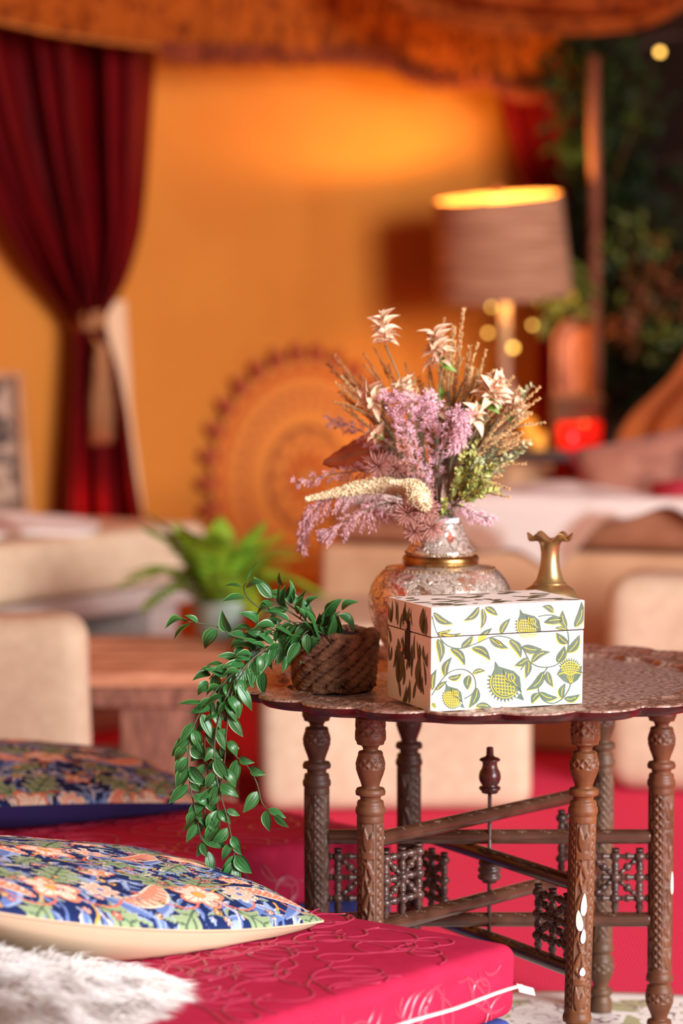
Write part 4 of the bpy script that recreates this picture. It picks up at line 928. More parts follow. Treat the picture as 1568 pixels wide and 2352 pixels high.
# ------------------------------------------------------------------ engraved vase and little brass bud vase
def m_vase_():
    m = M('engraved_brass', srgb(214, 190, 166), .26, metal=.72); nt = m.node_tree; L = nt.links; b = nt.nodes['Principled BSDF']
    tc = nt.nodes.new('ShaderNodeTexCoord'); n = nt.nodes.new('ShaderNodeTexNoise'); n.inputs['Scale'].default_value = 85; n.inputs['Detail'].default_value = 2.5; n.inputs['Distortion'].default_value = 1.6; L.new(tc.outputs['Object'], n.inputs['Vector'])
    ln = math_node(nt, 'ABSOLUTE', math_node(nt, 'SUBTRACT', n.outputs[0], .5)); mr = nt.nodes.new('ShaderNodeMapRange'); mr.inputs[1].default_value = .008; mr.inputs[2].default_value = .05; L.new(ln, mr.inputs[0])
    n2 = nt.nodes.new('ShaderNodeTexNoise'); n2.inputs['Scale'].default_value = 30; L.new(tc.outputs['Object'], n2.inputs['Vector'])
    r = nt.nodes.new('ShaderNodeValToRGB'); L.new(n2.outputs[0], r.inputs[0]); e = r.color_ramp.elements
    e[0].position = .30; e[0].color = (*srgb(196, 136, 104), 1); e[1].position = .42; e[1].color = (*srgb(236, 224, 212), 1); k = e.new(.62); k.color = (*srgb(236, 226, 216), 1); k = e.new(.665); k.color = (*srgb(206, 92, 84), 1); k = e.new(.70); k.color = (*srgb(190, 140, 106), 1)
    mx = nt.nodes.new('ShaderNodeMix'); mx.data_type = 'RGBA'; L.new(mr.outputs[0], mx.inputs[0]); mx.inputs[6].default_value = (*srgb(124, 96, 74), 1); L.new(r.outputs[0], mx.inputs[7]); L.new(mx.outputs[2], b.inputs['Base Color'])
    bp = nt.nodes.new('ShaderNodeBump'); bp.inputs['Strength'].default_value = .7; bp.inputs['Distance'].default_value = .0012; L.new(mr.outputs[0], bp.inputs['Height']); L.new(bp.outputs[0], b.inputs['Normal'])
    mr2 = nt.nodes.new('ShaderNodeMapRange'); mr2.inputs[3].default_value = .5; mr2.inputs[4].default_value = .26; L.new(mr.outputs[0], mr2.inputs[0]); L.new(mr2.outputs[0], b.inputs['Roughness']); return m
m_vase = m_vase_()
m_bud = M('worn_brass', srgb(192, 166, 118), .36, metal=.85, col2=srgb(160, 130, 84), nscale=30, bump=.1, bscale=60)
vx, vy = P(1011, 1500, 3.0)[0], 3.0; vp = np.array([vx, vy, ZS(vx) + .001]); z0v = vp[2]
def vz(py): return P(1011, py, vy)[2] - z0v
vase = thing('engraved_vase', vp, 'round bellied engraved brass vase holding dried flowers behind the box', 'vase')
pr = [(.001, 0), (.046, 0), (.048, .004), (.046, .010), (.052, .018), (.062, .030)]
for y, r in ((1500, 118), (1470, 138), (1440, 154), (1410, 163), (1385, 167), (1365, 166), (1345, 160), (1328, 150), (1312, 135), (1303, 122), (1300, 96), (1297, 86)): pr.append((r*vy/FPX, vz(y)))
pr = [p for i, p in enumerate(pr) if i < 6 and p[1] < vz(1500) - .004 or i >= 6]
V, F = lathe(pr, 72, vp); obj('vase_body', V, F, m_vase, vase)
k = vy/FPX
V, F = lathe([(80*k, vz(1298)), (85*k, vz(1296)), (88*k, vz(1290)), (88*k, vz(1280)), (84*k, vz(1275)), (78*k, vz(1272))], 64, vp); obj('collar_ring', V, F, m_brass, vase)
V, F = lathe([(79*k, vz(1275)), (81*k, vz(1270)), (80*k, vz(1264)), (74*k, vz(1258)), (68*k, vz(1250)), (62*k, vz(1238)), (56*k, vz(1222)), (52*k, vz(1208)), (50*k, vz(1204)), (50*k, vz(1200)), (46*k, vz(1199)), (44*k, vz(1215)), (44*k, vz(1250))], 64, vp); obj('vase_neck', V, F, m_vase, vase)
mb = MB()
for j in range(70):
    a = 2*PI*j/70
    for y, r in ((1268, 81.5), (1304, 125)):
        V, F = lathe([(.0003, -.0012), (.0013, 0), (.0003, .0012)], 6, vp + [r*k*math.cos(a), r*k*math.sin(a), vz(y)]); mb.add(V, F)
tag(mb.obj('beading', m_brass, vase), kind='stuff')
m_jar = M('white_jar', srgb(226, 236, 234), .2, spec=.6)
V, F = lathe([(40*k, vz(1240)), (41*k, vz(1205)), (43*k, vz(1203)), (43*k, vz(1199)), (41*k, vz(1197)), (42.5*k, vz(1194)), (42.5*k, vz(1190)), (40*k, vz(1188)), (37.5*k, vz(1189)), (37.5*k, vz(1240))], 48, vp); obj('inner_jar', V, F, m_jar, vase)
vx2 = P(1262, 1400, 2.93)[0]; bp2 = np.array([vx2, 2.93, ZS(vx2)]); k2 = 2.93/FPX; z2 = lambda py: P(1262, py, 2.93)[2] - bp2[2]
bud = thing('brass_bud_vase', bp2, 'small plain brass bud vase with a fluted rim behind the painted box', 'vase')
pr = [(.001, 0), (.024, 0), (.026, .003), (.022, .010), (.020, .016), (.026, .026), (62*k2, z2(1392)), (64*k2, z2(1378)), (62*k2, z2(1366)), (54*k2, z2(1352)), (42*k2, z2(1345)), (37*k2, z2(1341)), (36*k2, z2(1338)), (33*k2, z2(1335)), (28*k2, z2(1322)), (23.5*k2, z2(1305)), (21*k2, z2(1285)), (21*k2, z2(1268)), (23*k2, z2(1252)), (28*k2, z2(1243)), (37*k2, z2(1239)), (46*k2, z2(1236)), (52*k2, z2(1233)), (53*k2, z2(1231.5)), (51*k2, z2(1231)), (44*k2, z2(1233)), (34*k2, z2(1238)), (24*k2, z2(1246)), (18*k2, z2(1262)), (15*k2, z2(1300))]
def fl_(V, th):
    r = np.hypot(V[..., 0], V[..., 1]); kk = np.clip((r - 30*k2)/(22*k2), 0, 1)*(V[..., 2] > z2(1244)); V = V.copy(); V[..., 2] += kk*9*k2*np.cos(6*th + 1.0); return V
V, F = lathe(pr, 96, bp2, fl_); obj('bud_vase_body', V, F, m_bud, bud)
V, F = lathe([(35*k2, z2(1343)), (38.5*k2, z2(1341)), (38.5*k2, z2(1338.5)), (34.5*k2, z2(1336.5))], 48, bp2); obj('neck_ring', V, F, m_bud, bud)
# ------------------------------------------------------------------ red mattresses
m_red = M('red_jacquard', srgb(184, 36, 72), .75, spec=.12, col2=srgb(174, 32, 66), nscale=40, bump=.15, bscale=700, bdist=.0005)
m_thr = M('embroidery_thread', srgb(178, 50, 80), .3, spec=.6)
m_blue = M('blue_cotton', srgb(48, 66, 142), .8)
m_zip = M('white_tape', srgb(236, 230, 226), .6)
ZT, ZB = .200, .116
def mattress(C, e1, e2, l1, l2, label, seed, extra=None):
    C = np.array([*C, 0.]); e1 = np.array([*e1, 0.]); e2 = np.array([*e2, 0.]); e1 /= np.linalg.norm(e1); e2 /= np.linalg.norm(e2)
    T = lambda V: C + V[:, 0:1]*e1 + V[:, 1:2]*e2 + V[:, 2:3]*np.array([0, 0, 1.])
    t = thing('floor_mattress', C + e1*l1/2 + e2*l2/2, label, 'mattress')
    def dsp(V):
        V = V.copy(); V += (wav(V, 11, .003, seed)[:, None])*np.array([.6, .6, .5]); V[:, 2] += .004*np.clip(1 - (V[:, 0]/(l1/2))**4, 0, 1)*np.clip(1 - (V[:, 1]/(l2/2))**4, 0, 1)*np.sign(V[:, 2]); return V
    V, F = softbox((l1/2, l2/2, (ZT - ZB)/2 - .002), .016, 24, dsp); V = V + [l1/2, l2/2, (ZT + ZB)/2]
    obj('red_cover', T(V), F, m_red, t)
    V, F = softbox((l1/2 - .004, l2/2 - .004, (ZB - .009 - FZ)/2), .012, 10, dispc(seed + 1, .003)); V = V + [l1/2, l2/2, (ZB + .0085 + FZ)/2]; obj('blue_base', T(V), F, m_blue, t)
    mb = MB(); r = np.random.RandomState(seed)
    def scribble(fx, smax, tmax, n, w):      # looping stitched line
        for k in range(n):
            p = np.array([r.uniform(0, smax), r.uniform(0, tmax)]); h = r.rand()*7; cur = r.choice((-1, 1))*r.uniform(25, 55); q = []
            for i in range(r.randint(35, 90)):
                q.append(p.copy()); h += cur*.0042; p = p + .0042*np.array([math.cos(h), math.sin(h)])
                if r.rand() < .045: cur = -np.sign(cur)*r.uniform(15, 70)
                cur += r.uniform(-5, 5)
            q = np.array(q); ok = (q[:, 0] > .006) & (q[:, 0] < smax - .006) & (q[:, 1] > .004) & (q[:, 1] < tmax - .004)
            seg = []
            for i in range(len(q) + 1):
                if i < len(q) and ok[i]: seg.append(q[i])
                else:
                    if len(seg) > 5:
                        s_ = np.array(seg); L3, nrm = fx(s_); wv = w*np.clip(np.minimum(np.arange(len(s_)), np.arange(len(s_))[::-1])/4 + .3, .3, 1)
                        Tn = np.gradient(L3, axis=0); Tn /= np.linalg.norm(Tn, axis=1, keepdims=True) + 1e-9; sd = np.cross(Tn, nrm)
                        prof = np.array([(-1, 0), (-.6, .7), (0, 1), (.6, .7), (1, 0)]); VV = L3[:, None] + prof[None, :, 0:1]*sd[:, None]*wv[:, None, None] + prof[None, :, 1:2]*np.asarray(nrm)[None, None]*.0011
                        mb.add(T(VV.reshape(-1, 3)), flip(grid_faces(len(s_), 5)))
                    seg = []
    def zt(a, b): return ZT - .0015 + .0038*np.clip(1 - ((a - l1/2)/(l1/2))**4, 0, 1)*np.clip(1 - ((b - l2/2)/(l2/2))**4, 0, 1) + wav(np.stack([a - l1/2, b - l2/2, 0*a + (ZT-ZB)/2 - .002], -1), 11, .003, seed)*.5
    scribble(lambda s: (np.stack([s[:, 0], s[:, 1], zt(s[:, 0], s[:, 1])], -1), (0, 0, 1.)), l1, l2, int(125*l1*l2/.45), .0018)
    fc = lambda a, b, z: -wav(np.stack([a - l1/2, b - l2/2, z - (ZT+ZB)/2], -1), 11, .003, seed)*.6*0 + 0
    def side2(s):
        V = np.stack([0*s[:, 0], s[:, 0], ZB + .004 + s[:, 1]], -1); V[:, 0] += wav(V - [l1/2, l2/2, (ZT+ZB)/2], 11, .003, seed)*.6 - .0004; return V, (-1., 0, 0)
    def side1(s):
        V = np.stack([s[:, 0], 0*s[:, 0], ZB + .004 + s[:, 1]], -1); V[:, 1] += wav(V - [l1/2, l2/2, (ZT+ZB)/2], 11, .003, seed)*.6 - .0004; return V, (0, -1., 0)
    scribble(side2, l2, .066, int(52*l2), .0021); scribble(side1, l1, .066, int(46*l1), .0021)
    tag(mb.obj('embroidery', m_thr, t), kind='stuff')
    return t, T
mt, TM = mattress((.192, 2.556), (-.80, .60), (-.656, -.755), .50, .95, 'red swirl embroidered floor mattress in front with the cream backed pillow on it', 21)
q = np.array([(-.0045, b, .1535 + .001*math.sin(b*40)) for b in np.linspace(.004, .9, 40)]); q[:, 0] += wav(q - [.25, .475, .158], 11, .003, 21)*.6
V, F = tube(TM(q), .0034, 8, .5); zp = obj('zip_tape', V, F, m_zip, mt)
a = TM(np.array([(-.002, .010, .1535)]))[0]; tg = [a + [.000, -.004, .004], a + [.003, -.004, -.005], a + [.020, -.004, -.009], a + [.018, -.004, -.001]]
tgV = tg + [p + np.array([0, .0012, 0]) for p in tg]; tgo = obj('fabric_tag', tgV, [(0, 1, 2, 3), (7, 6, 5, 4), (0, 4, 5, 1), (1, 5, 6, 2), (2, 6, 7, 3), (3, 7, 4, 0)], m_zip, zp, smooth=False)
mattress((.0747, 3.165), (-.72, .69), (-.82, -.57), .46, .62, 'red swirl embroidered floor mattress further back behind the table leg', 33)

# ------------------------------------------------------------------ printed pillows
def botanical(X, Y, seed):                   # a leafy repeat painted point by point
    r = random.Random(seed); sh = X.shape; C = np.tile(np.array(srgb(28, 44, 92)), sh + (1,))
    cc = {k: np.array(srgb(*v)) for k, v in dict(sage=(150, 170, 128), dsage=(84, 106, 84), blue=(104, 128, 186), lblue=(158, 178, 216), peach=(236, 140, 108), cream=(250, 226, 202), ochre=(226, 172, 84), coral=(222, 118, 92), navy=(22, 36, 88), pink=(246, 180, 158)).items()}
    def win(cx, cy, R): return (np.abs(X - cx) < R) & (np.abs(Y - cy) < R)
    def loc(m, cx, cy, a): x = X[m] - cx; y = Y[m] - cy; return x*math.cos(a) + y*math.sin(a), -x*math.sin(a) + y*math.cos(a)
    def paint(m, k, col):
        idx = np.argwhere(m); C[idx[k][:, 0], idx[k][:, 1]] = col
    def leafy(cx, cy, a, L, W, c1, c2, lob=5):
        m = win(cx, cy, L*.7); x, y = loc(m, cx, cy, a); t = x/L + .5; ok = (t > 0) & (t < 1)
        w = W*np.sin(PI*np.clip(t, 0, 1)**.8)*(.72 + .28*np.cos(2*PI*lob*t - 6*np.abs(y)/W*.5)); ins = ok & (np.abs(y) < w)
        paint(m, ins, c1); vein = ins & ((np.abs(y) < W*.06) | ((tri(lob*t - 1.1*np.abs(y)/W) < .09) & (np.abs(y) < w*.8))); paint(m, vein, c2); paint(m, ins & (np.abs(y) > w*.86), c1*.8 + cc['cream']*.2)
    def strap(cx, cy, a, L, W, bend, c1, c2):
        m = win(cx, cy, L*.7); x, y = loc(m, cx, cy, a); t = x/L + .5; y = y - bend*L*np.sin(PI*np.clip(t, 0, 1)); w = W*np.sin(PI*np.clip(t, 0, 1)**.7)
        ins = (t > 0) & (t < 1) & (np.abs(y) < w); paint(m, ins, c1); paint(m, ins & (y > w*.35), c2)
    def flower(cx, cy, R, n, c1, c2, c3):
        m = win(cx, cy, R*1.1); x, y = loc(m, cx, cy, r.rand() if False else r.random()*6); rad = np.hypot(x, y); th = np.arctan2(y, x); e = R*(.62 + .38*np.abs(np.cos(n*th/2)))
        paint(m, rad < e, c1); paint(m, (rad < e) & (rad > e*.82), c2); paint(m, (rad < e*.8) & (tri(n*th/(2*PI)*3) < .1) & (rad > R*.25), c2); paint(m, rad < R*.26, c3); paint(m, (rad < R*.26) & (rad > R*.2), c2)
    def drop(cx, cy, a, L, W):
        m = win(cx, cy, L*.75); x, y = loc(m, cx, cy, a); t = x/L + .5; y = y - .16*L*np.sin(PI*np.clip(t, 0, 1)); w = W*(np.clip(t, 0, 1)**.55)*np.sqrt(np.clip(1 - t, 0, 1))*1.7
        ins = (t > 0) & (t < 1) & (np.abs(y) < w); paint(m, ins, cc['peach']); paint(m, ins & (tri(t*16 + y/W) < .16), cc['pink']); paint(m, ins & (np.abs(y) > w*.8), cc['cream']); paint(m, ins & (tri(t*9) < .12) & (y > 0), cc['cream'])
    def stem(cx, cy, a, R, col, w=.0011):
        m = win(cx, cy, R*1.2); x, y = loc(m, cx, cy, a); rad = np.hypot(x, y); th = np.arctan2(y, x); paint(m, (np.abs(rad - R*(1 - .08*th)) < w) & (th > -1.9), col)
    p = .135
    for i in range(-4, 5):
        for j in range(-4, 5):
            ox, oy = i*p + (j % 2)*p/2, j*p*.86
            for k in range(4): stem(ox + r.uniform(-.05, .05), oy + r.uniform(-.05, .05), r.random()*6, r.uniform(.015, .03), cc[r.choice(('coral', 'ochre', 'lblue', 'blue'))])
            for k in range(95):
                strap(ox + r.uniform(-p/2, p/2), oy + r.uniform(-p/2, p/2), r.random()*6.3, r.uniform(.012, .026), r.uniform(.0018, .0036), r.uniform(-.25, .25), cc[r.choice(('blue', 'blue', 'sage', 'lblue'))], cc[r.choice(('lblue', 'lblue', 'cream'))])
            for s in (-1, 1):
                leafy(ox + s*.026, oy + .034, PI/2 - s*.75, .062, .019, cc['sage'], cc['dsage']); strap(ox + s*.052, oy - .01, PI/2 + s*.5, .062, .0065, s*.18, cc['blue'], cc['lblue'])
                leafy(ox + s*.040, oy - .040, -PI/2 + s*.9, .046, .014, cc['sage'], cc['dsage'], 4)
                stem(ox + s*.03, oy - .005, r.random()*6, .022, cc['coral'])
                flower(ox + s*.062, oy + .045, .011, 5, cc['cream'], cc['coral'], cc['ochre']); flower(ox + s*.018, oy - .058, .010, 6, cc['lblue'], cc['navy'], cc['cream'])
            flower(ox, oy, .024, 5, cc['cream'], cc['peach'], cc['ochre'])
            drop(ox + .060, oy + .0, .5 + (i % 2)*2.1, .078, .015)
            flower(ox - .045, oy + .004, .016, 8, cc['pink'], cc['cream'], cc['blue'])
            for k in range(26):
                a, b = r.uniform(-p/2, p/2), r.uniform(-p/2, p/2); flower(ox + a, oy + b, r.uniform(.0035, .006), 5, cc[r.choice(('lblue', 'pink', 'cream', 'ochre', 'coral'))], cc['navy'], cc['cream'])
    return C
m_print = M('botanical_cotton', attr=True, rough=.85, spec=.15, bump=.1, bscale=900, bdist=.0004)
def pillow(T, u, v, size, zc, Th, Tb, seam, m_under, label, seed, shift, under_label, dark=1., pinch=.1, tilt=0.):
    u = np.array([*u, 0.]); u /= np.linalg.norm(u); v = np.array([*v, 0.]); v /= np.linalg.norm(v); w = np.cross(u, v); n = 340
    c = np.array([*T, 0]) + (u + v)*size/2 + [0, 0, zc]
    top, bt, A, B = pillow_geo(size, size, Th, Tb, n, seam, .0022, seed, pinch, .52)
    bt = bt.copy(); top = top.copy(); lift = tilt*(top[:, 0] + size/2)**2; top[:, 2] += lift; bt[:, 2] += lift; bt[:, 2] = np.maximum(bt[:, 2], .0008 - 0*bt[:, 2])
    f = lambda V: c + V[:, 0:1]*u + V[:, 1:2]*v + V[:, 2:3]*np.array([0, 0, 1.])
    t = thing('scatter_pillow', c, label, 'pillow')
    X = top[:, 0].reshape(n, n) + shift[0]; Y = top[:, 1].reshape(n, n) + shift[1]
    # the cloth is cut flat: unroll a little so that the print does not smear on the steep border
    col = botanical(A*size*.56/1.45 + shift[0], B*size*.56/1.45 + shift[1], seed)
    F = grid_faces(n, n); F = F if w[2] > 0 else flip(F)
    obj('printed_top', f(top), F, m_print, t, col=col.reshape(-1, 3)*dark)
    k = slice(None, None, 4); n4 = len(range(0, n, 4)); idx = np.arange(n*n).reshape(n, n); ii = np.unique(np.append(np.arange(0, n, 4), n - 1)); sub = idx[np.ix_(ii, ii)].ravel()
    o = obj('plain_underside', f(bt[sub]), flip(grid_faces(len(ii), len(ii))) if w[2] > 0 else grid_faces(len(ii), len(ii)), m_under, t); o['label'] = under_label
    q = f(seam_loop(A, top, n)[::3]); obj('seam_piping', *tube(np.vstack([q, q[:1]]), .0014, 5), m_under, t)
    return t
m_cream = M('cream_cotton', srgb(212, 184, 154), .85, spec=.15, bump=.12, bscale=800, bdist=.0004)
m_navy = M('navy_cotton', srgb(50, 40, 92), .8, spec=.15)
pillow((-.020, 2.605), (-.78, -.62), (-.62, .78), .46, ZT + .0045, .046, .085, .008, m_cream, 'blue floral printed pillow with cream underside on the front red mattress', 4, (0, .02), 'plain cream underside', 1., -.10, .40)
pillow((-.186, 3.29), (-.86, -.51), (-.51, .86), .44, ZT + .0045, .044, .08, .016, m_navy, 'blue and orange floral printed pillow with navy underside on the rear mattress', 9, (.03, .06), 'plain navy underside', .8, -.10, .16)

# ------------------------------------------------------------------ white fur throw
m_fur = M('white_fur', srgb(222, 216, 214), .8, spec=.2, sss=0, col2=srgb(204, 194, 188), nscale=30)
fc = np.array([-.385, 2.255, ZT + .004]); fa = math.radians(20); frx, fry = .215, .135
fur = thing('fur_throw', fc, 'white long haired fur throw at the lower left in front of the pillow', 'fur')
def furbase(r, t):
    x = frx*r*np.cos(t)*(1 + .06*np.sin(3*t)); y = fry*r*np.sin(t)*(1 + .05*np.sin(4*t + 1)); z = .030*(1 - r**2.2) + .006*np.sin(x*30)*(1 - r) + .001
    return np.stack([x*math.cos(fa) - y*math.sin(fa), x*math.sin(fa) + y*math.cos(fa), z], -1) + fc
rr, tt = np.meshgrid(np.linspace(.001, 1, 16), np.linspace(0, 2*PI, 49)[:-1], indexing='ij'); V = furbase(rr, tt).reshape(-1, 3); o = obj('hide', V, grid_faces(16, 48, True), m_fur, fur); solid(o, .003)
N = 26000; r = np.sqrt(nrs.rand(N))*1.0; t = nrs.rand(N)*2*PI; p0 = furbase(r, t); out = furbase(np.minimum(r + .02, 1.03), t) - furbase(r, t); out /= np.linalg.norm(out, axis=1, keepdims=True) + 1e-9
cl = np.stack([np.sin(p0[:, 0]*95 + 2*np.sin(p0[:, 1]*60)), np.cos(p0[:, 1]*105 + 2*np.sin(p0[:, 0]*70)), 0*r], -1)
d = out*(.55 + .5*r)[:, None] + np.array([.35, -.25, .75]) * np.array([1, 1, 1]) * (1 - .55*r)[:, None] + cl*.35 + nrs.normal(size=(N, 3))*.16; d /= np.linalg.norm(d, axis=1, keepdims=True)
Ls = .040*(.7 + .6*nrs.rand(N))[:, None]; p1 = p0 + d*Ls*.5; p2 = p0 + d*Ls + np.array([0, 0, -1.])*(Ls*.35) + cl*.004
p2[:, 2] = np.maximum(p2[:, 2], ZT + .005); p1[:, 2] = np.maximum(p1[:, 2], ZT + .007)
sd = np.cross(d, np.array([.2, -1, .4])); sd /= np.linalg.norm(sd, axis=1, keepdims=True) + 1e-9; w = .00075
V = np.stack([p0 - sd*w, p0 + sd*w, p1 - sd*w*.8, p1 + sd*w*.8, p2], 1).reshape(-1, 3); b = (np.arange(N)*5)[:, None]
F = [tuple(q) for q in (b + [0, 1, 3, 2]).tolist()] + [tuple(q) for q in (b + [2, 3, 4]).tolist()]
tag(obj('fur_strands', V, F, m_fur, fur), kind='stuff')

# ------------------------------------------------------------------ rope pot with trailing plant
m_rope = M('coir_rope', srgb(142, 104, 80), .85, spec=.2, col2=srgb(86, 58, 44), nscale=60, bump=.8, bscale=160, bdist=.002, stretch=(1, 1, 1))
m_black = M('black_plastic', srgb(34, 30, 34), .45)
m_soil = M('dark_soil', srgb(48, 36, 30), .95, bump=.6, bscale=120)
px0 = P(767, 1500, 2.83)[0]; pp = np.array([px0, 2.83, ZS(px0) + .0005])
pot = thing('trailing_plant_pot', pp, 'rope wrapped pot with glossy trailing green plant on the tray', 'plant')
H_ = .0665; Rb, Rt = .0415, .0465; rp = .0063; NS = 15
V, F = lathe([(.001, 0), (Rb - .004, 0), (Rt - .004, H_ - .002), (Rt - .0065, H_ - .002), (Rt - .008, H_ - .016), (.001, H_ - .016)], 40, pp); obj('inner_pot', V, F, m_black, pot)
V, F = lathe([(.001, H_ - .017), (Rt - .008, H_ - .0155), (.02, H_ - .010), (.001, H_ - .0095)], 24, pp); obj('soil', V, F, m_soil, pot)
for k in range(NS):
    n = 46; tq = np.linspace(0, 1, n); a = 2*PI*k/NS + tq*1.62 + .02*np.sin(tq*9 + k); z = rp + tq*(H_ - 1.2*rp) ; R_ = Rb + (Rt - Rb)*tq + rp*.3
    q = np.stack([R_*np.cos(a), R_*np.sin(a), z], -1) + pp; T, A_, B_ = frames(q); ns = 18; ph = np.arange(ns)*2*PI/ns; tw_ = np.arange(n)[:, None]*.62
    rad = rp*(1 + .24*np.abs(np.cos(1.5*(ph[None] - tw_))) - .17) + nrs.normal(size=(n, ns))*.00022
    V = q[:, None] + rad[..., None]*(np.cos(ph)[None, :, None]*A_[:, None] + np.sin(ph)[None, :, None]*B_[:, None]); F = grid_faces(n, ns, True); F += [tuple(range(ns))[::-1], tuple((n-1)*ns + i for i in range(ns))]
    obj('rope_strand', V.reshape(-1, 3), F, m_rope, pot)
for z, R_ in ((H_ + .0005, Rt + .001), (.0045, Rb + .0005)):
    n = 170; a = np.linspace(0, 2*PI, n); q = np.stack([R_*np.cos(a), R_*np.sin(a), z + .0012*np.sin(a*7)], -1) + pp; ns = 14; ph = np.arange(ns)*2*PI/ns; T, A_, B_ = frames(q); rr_ = .0044 if z > .02 else .0040
    rad = rr_*(1 + .16*np.abs(np.cos(1.5*(ph[None] - np.arange(n)[:, None]*.5))) - .1) + nrs.normal(size=(n, ns))*.0002; rad[-1] = rad[0]
    V = q[:, None] + rad[..., None]*(np.cos(ph)[None, :, None]*A_[:, None] + np.sin(ph)[None, :, None]*B_[:, None]); obj('rim_rope', V.reshape(-1, 3), grid_faces(n, ns, True), m_rope, pot)
mb = MB()
for k in range(900):
    a = rng.random()*2*PI; tq = rng.random(); R_ = Rb + (Rt - Rb)*tq + rp*1.15; c = pp + np.array([R_*math.cos(a), R_*math.sin(a), .004 + tq*H_]); o_ = np.array([math.cos(a), math.sin(a), 0]); tn = np.array([-math.sin(a), math.cos(a), 0]); d = o_*rng.uniform(.1, .5) + tn*rng.uniform(-1, 1) + np.array([0, 0, rng.uniform(-1, 1)]); L = rng.uniform(.003, .008)
    s = np.cross(d, o_); s /= np.linalg.norm(s) + 1e-9; s *= .00016; mb.add([c - s, c + s, c + d*L*.5 + s + o_*.0006, c + d*L*.5 - s + o_*.0006, c + d*L], [(0, 1, 2, 3), (3, 2, 4)])
m_fib = M('coir_fibre', srgb(164, 124, 94), .8); tag(mb.obj('rope_fibres', m_fib, pot), kind='stuff')
# leaves
def leaf_shape(L, W, cup, curl, fold, n=10, m=11, col=None):
    t = np.linspace(0, 1, n); s = np.linspace(-1, 1, m); V = []; C = []
    for a in t:
        w = W*(math.sin(PI*min(1, a**.72*.985 + .012)))**.92
        for b in s:
            z = -fold*abs(b)*w + cup*(abs(b)**2)*w + curl*L*math.sin(a*PI*.9)*1. - curl*L*a*a*1.6 + .075*W*math.cos(b*PI*4)*math.sin(PI*a)
            V.append((a*L, b*w, z)); k = abs(b)
            g = np.array(srgb(34, 86, 42)); lt_ = np.array(srgb(84, 146, 84)); ed = np.array(srgb(84, 146, 66)); c = g
            c = c*.55 + lt_*.45 if k < .12 else (c*.6 + lt_*.4 if abs(k - .5) < .12 else c); c = ed if k > .93 or a > .97 else c; C.append(c)
    return np.array(V), grid_faces(n, m), np.array(C)
m_leaf = M('glossy_leaf', attr=True, rough=.34, spec=.5, col2=(.6, .75, .5), nscale=22)
m_vine = M('vine_stem', srgb(52, 84, 52), .5, col2=srgb(78, 66, 44), nscale=20)
LM = []
for k, (L, W, cp, cu, fo) in enumerate(((.0265, .0066, .30, .10, .18), (.0225, .0062, .5, .16, .2), (.0285, .0060, .2, .06, .3), (.0185, .0044, .3, .12, .25), (.0245, .0072, .35, .2, .1))):
    V, F, C = leaf_shape(L, W, cp, cu, fo); LM.append(new_mesh('leaf', V, F, [m_leaf], col=C))
dV = 2.765
vines = [  # (px, py, Y) paths; leaf spacing px; side sprigs
    ([(735, 1475, 2.82), (690, 1440, 2.80), (640, 1415, 2.79), (595, 1395, 2.78), (568, 1372, 2.77), (560, 1350, 2.765), (566, 1338, 2.76)], 34),
    ([(730, 1480, 2.815), (660, 1470, 2.79), (590, 1470, 2.775), (540, 1462, 2.77), (500, 1440, 2.765), (450, 1430, 2.76), (432, 1428, 2.755)], 30),
    ([(725, 1478, 2.81), (650, 1480, 2.78), (590, 1492, 2.77), (545, 1515, 2.76), (505, 1535, 2.755), (480, 1560, 2.75)], 20),
    ([(700, 1470, 2.80), (620, 1485, 2.765), (560, 1530, 2.745), (520, 1560, 2.74), (490, 1620, 2.735), (470, 1700, 2.735), (478, 1790, 2.735), (470, 1870, 2.735), (478, 1950, 2.735)], 17),
    ([(690, 1475, 2.80), (600, 1500, 2.76), (540, 1560, 2.735), (505, 1640, 2.73), (492, 1720, 2.725), (500, 1800, 2.725), (522, 1880, 2.725), (535, 1945, 2.725), (540, 1985, 2.725)], 24),
    ([(500, 1640, 2.74), (515, 1695, 2.735), (540, 1735, 2.73), (568, 1760, 2.73), (590, 1800, 2.725), (602, 1845, 2.725), (625, 1868, 2.72)], 34),
    ([(570, 1520, 2.75), (510, 1570, 2.74), (470, 1620, 2.735), (440, 1680, 2.73), (432, 1740, 2.73), (436, 1800, 2.73), (450, 1870, 2.73), (462, 1930, 2.73)], 17),
    ([(740, 1470, 2.80), (700, 1430, 2.79), (665, 1405, 2.785), (640, 1390, 2.78), (628, 1378, 2.78)], 18),
    ([(770, 1470, 2.80), (748, 1440, 2.795), (735, 1420, 2.79), (765, 1412, 2.785), (780, 1405, 2.785)], 18),
    ([(770, 1465, 2.80), (740, 1440, 2.79), (700, 1432, 2.78), (660, 1430, 2.775), (630, 1445, 2.77)], 13),
    ([(760, 1470, 2.785), (730, 1450, 2.775), (705, 1450, 2.77), (690, 1470, 2.765)], 12),
    ([(730, 1460, 2.80), (690, 1410, 2.80), (660, 1385, 2.80), (650, 1352, 2.80)], 18),
    ([(760, 1478, 2.79), (720, 1465, 2.775), (680, 1462, 2.77), (650, 1478, 2.765)], 16),
    ([(745, 1465, 2.80), (715, 1435, 2.80), (690, 1420, 2.80), (700, 1400, 2.80)], 18),
    ([(680, 1480, 2.79), (640, 1500, 2.775), (610, 1530, 2.77), (590, 1550, 2.77)], 20),
    ([(640, 1470, 2.79), (600, 1440, 2.785), (580, 1450, 2.78), (560, 1480, 2.775)], 18),
    ([(560, 1540, 2.73), (530, 1600, 2.73), (520, 1680, 2.73), (515, 1750, 2.73), (500, 1840, 2.73), (505, 1900, 2.73)], 26),
]
nleaf = 0
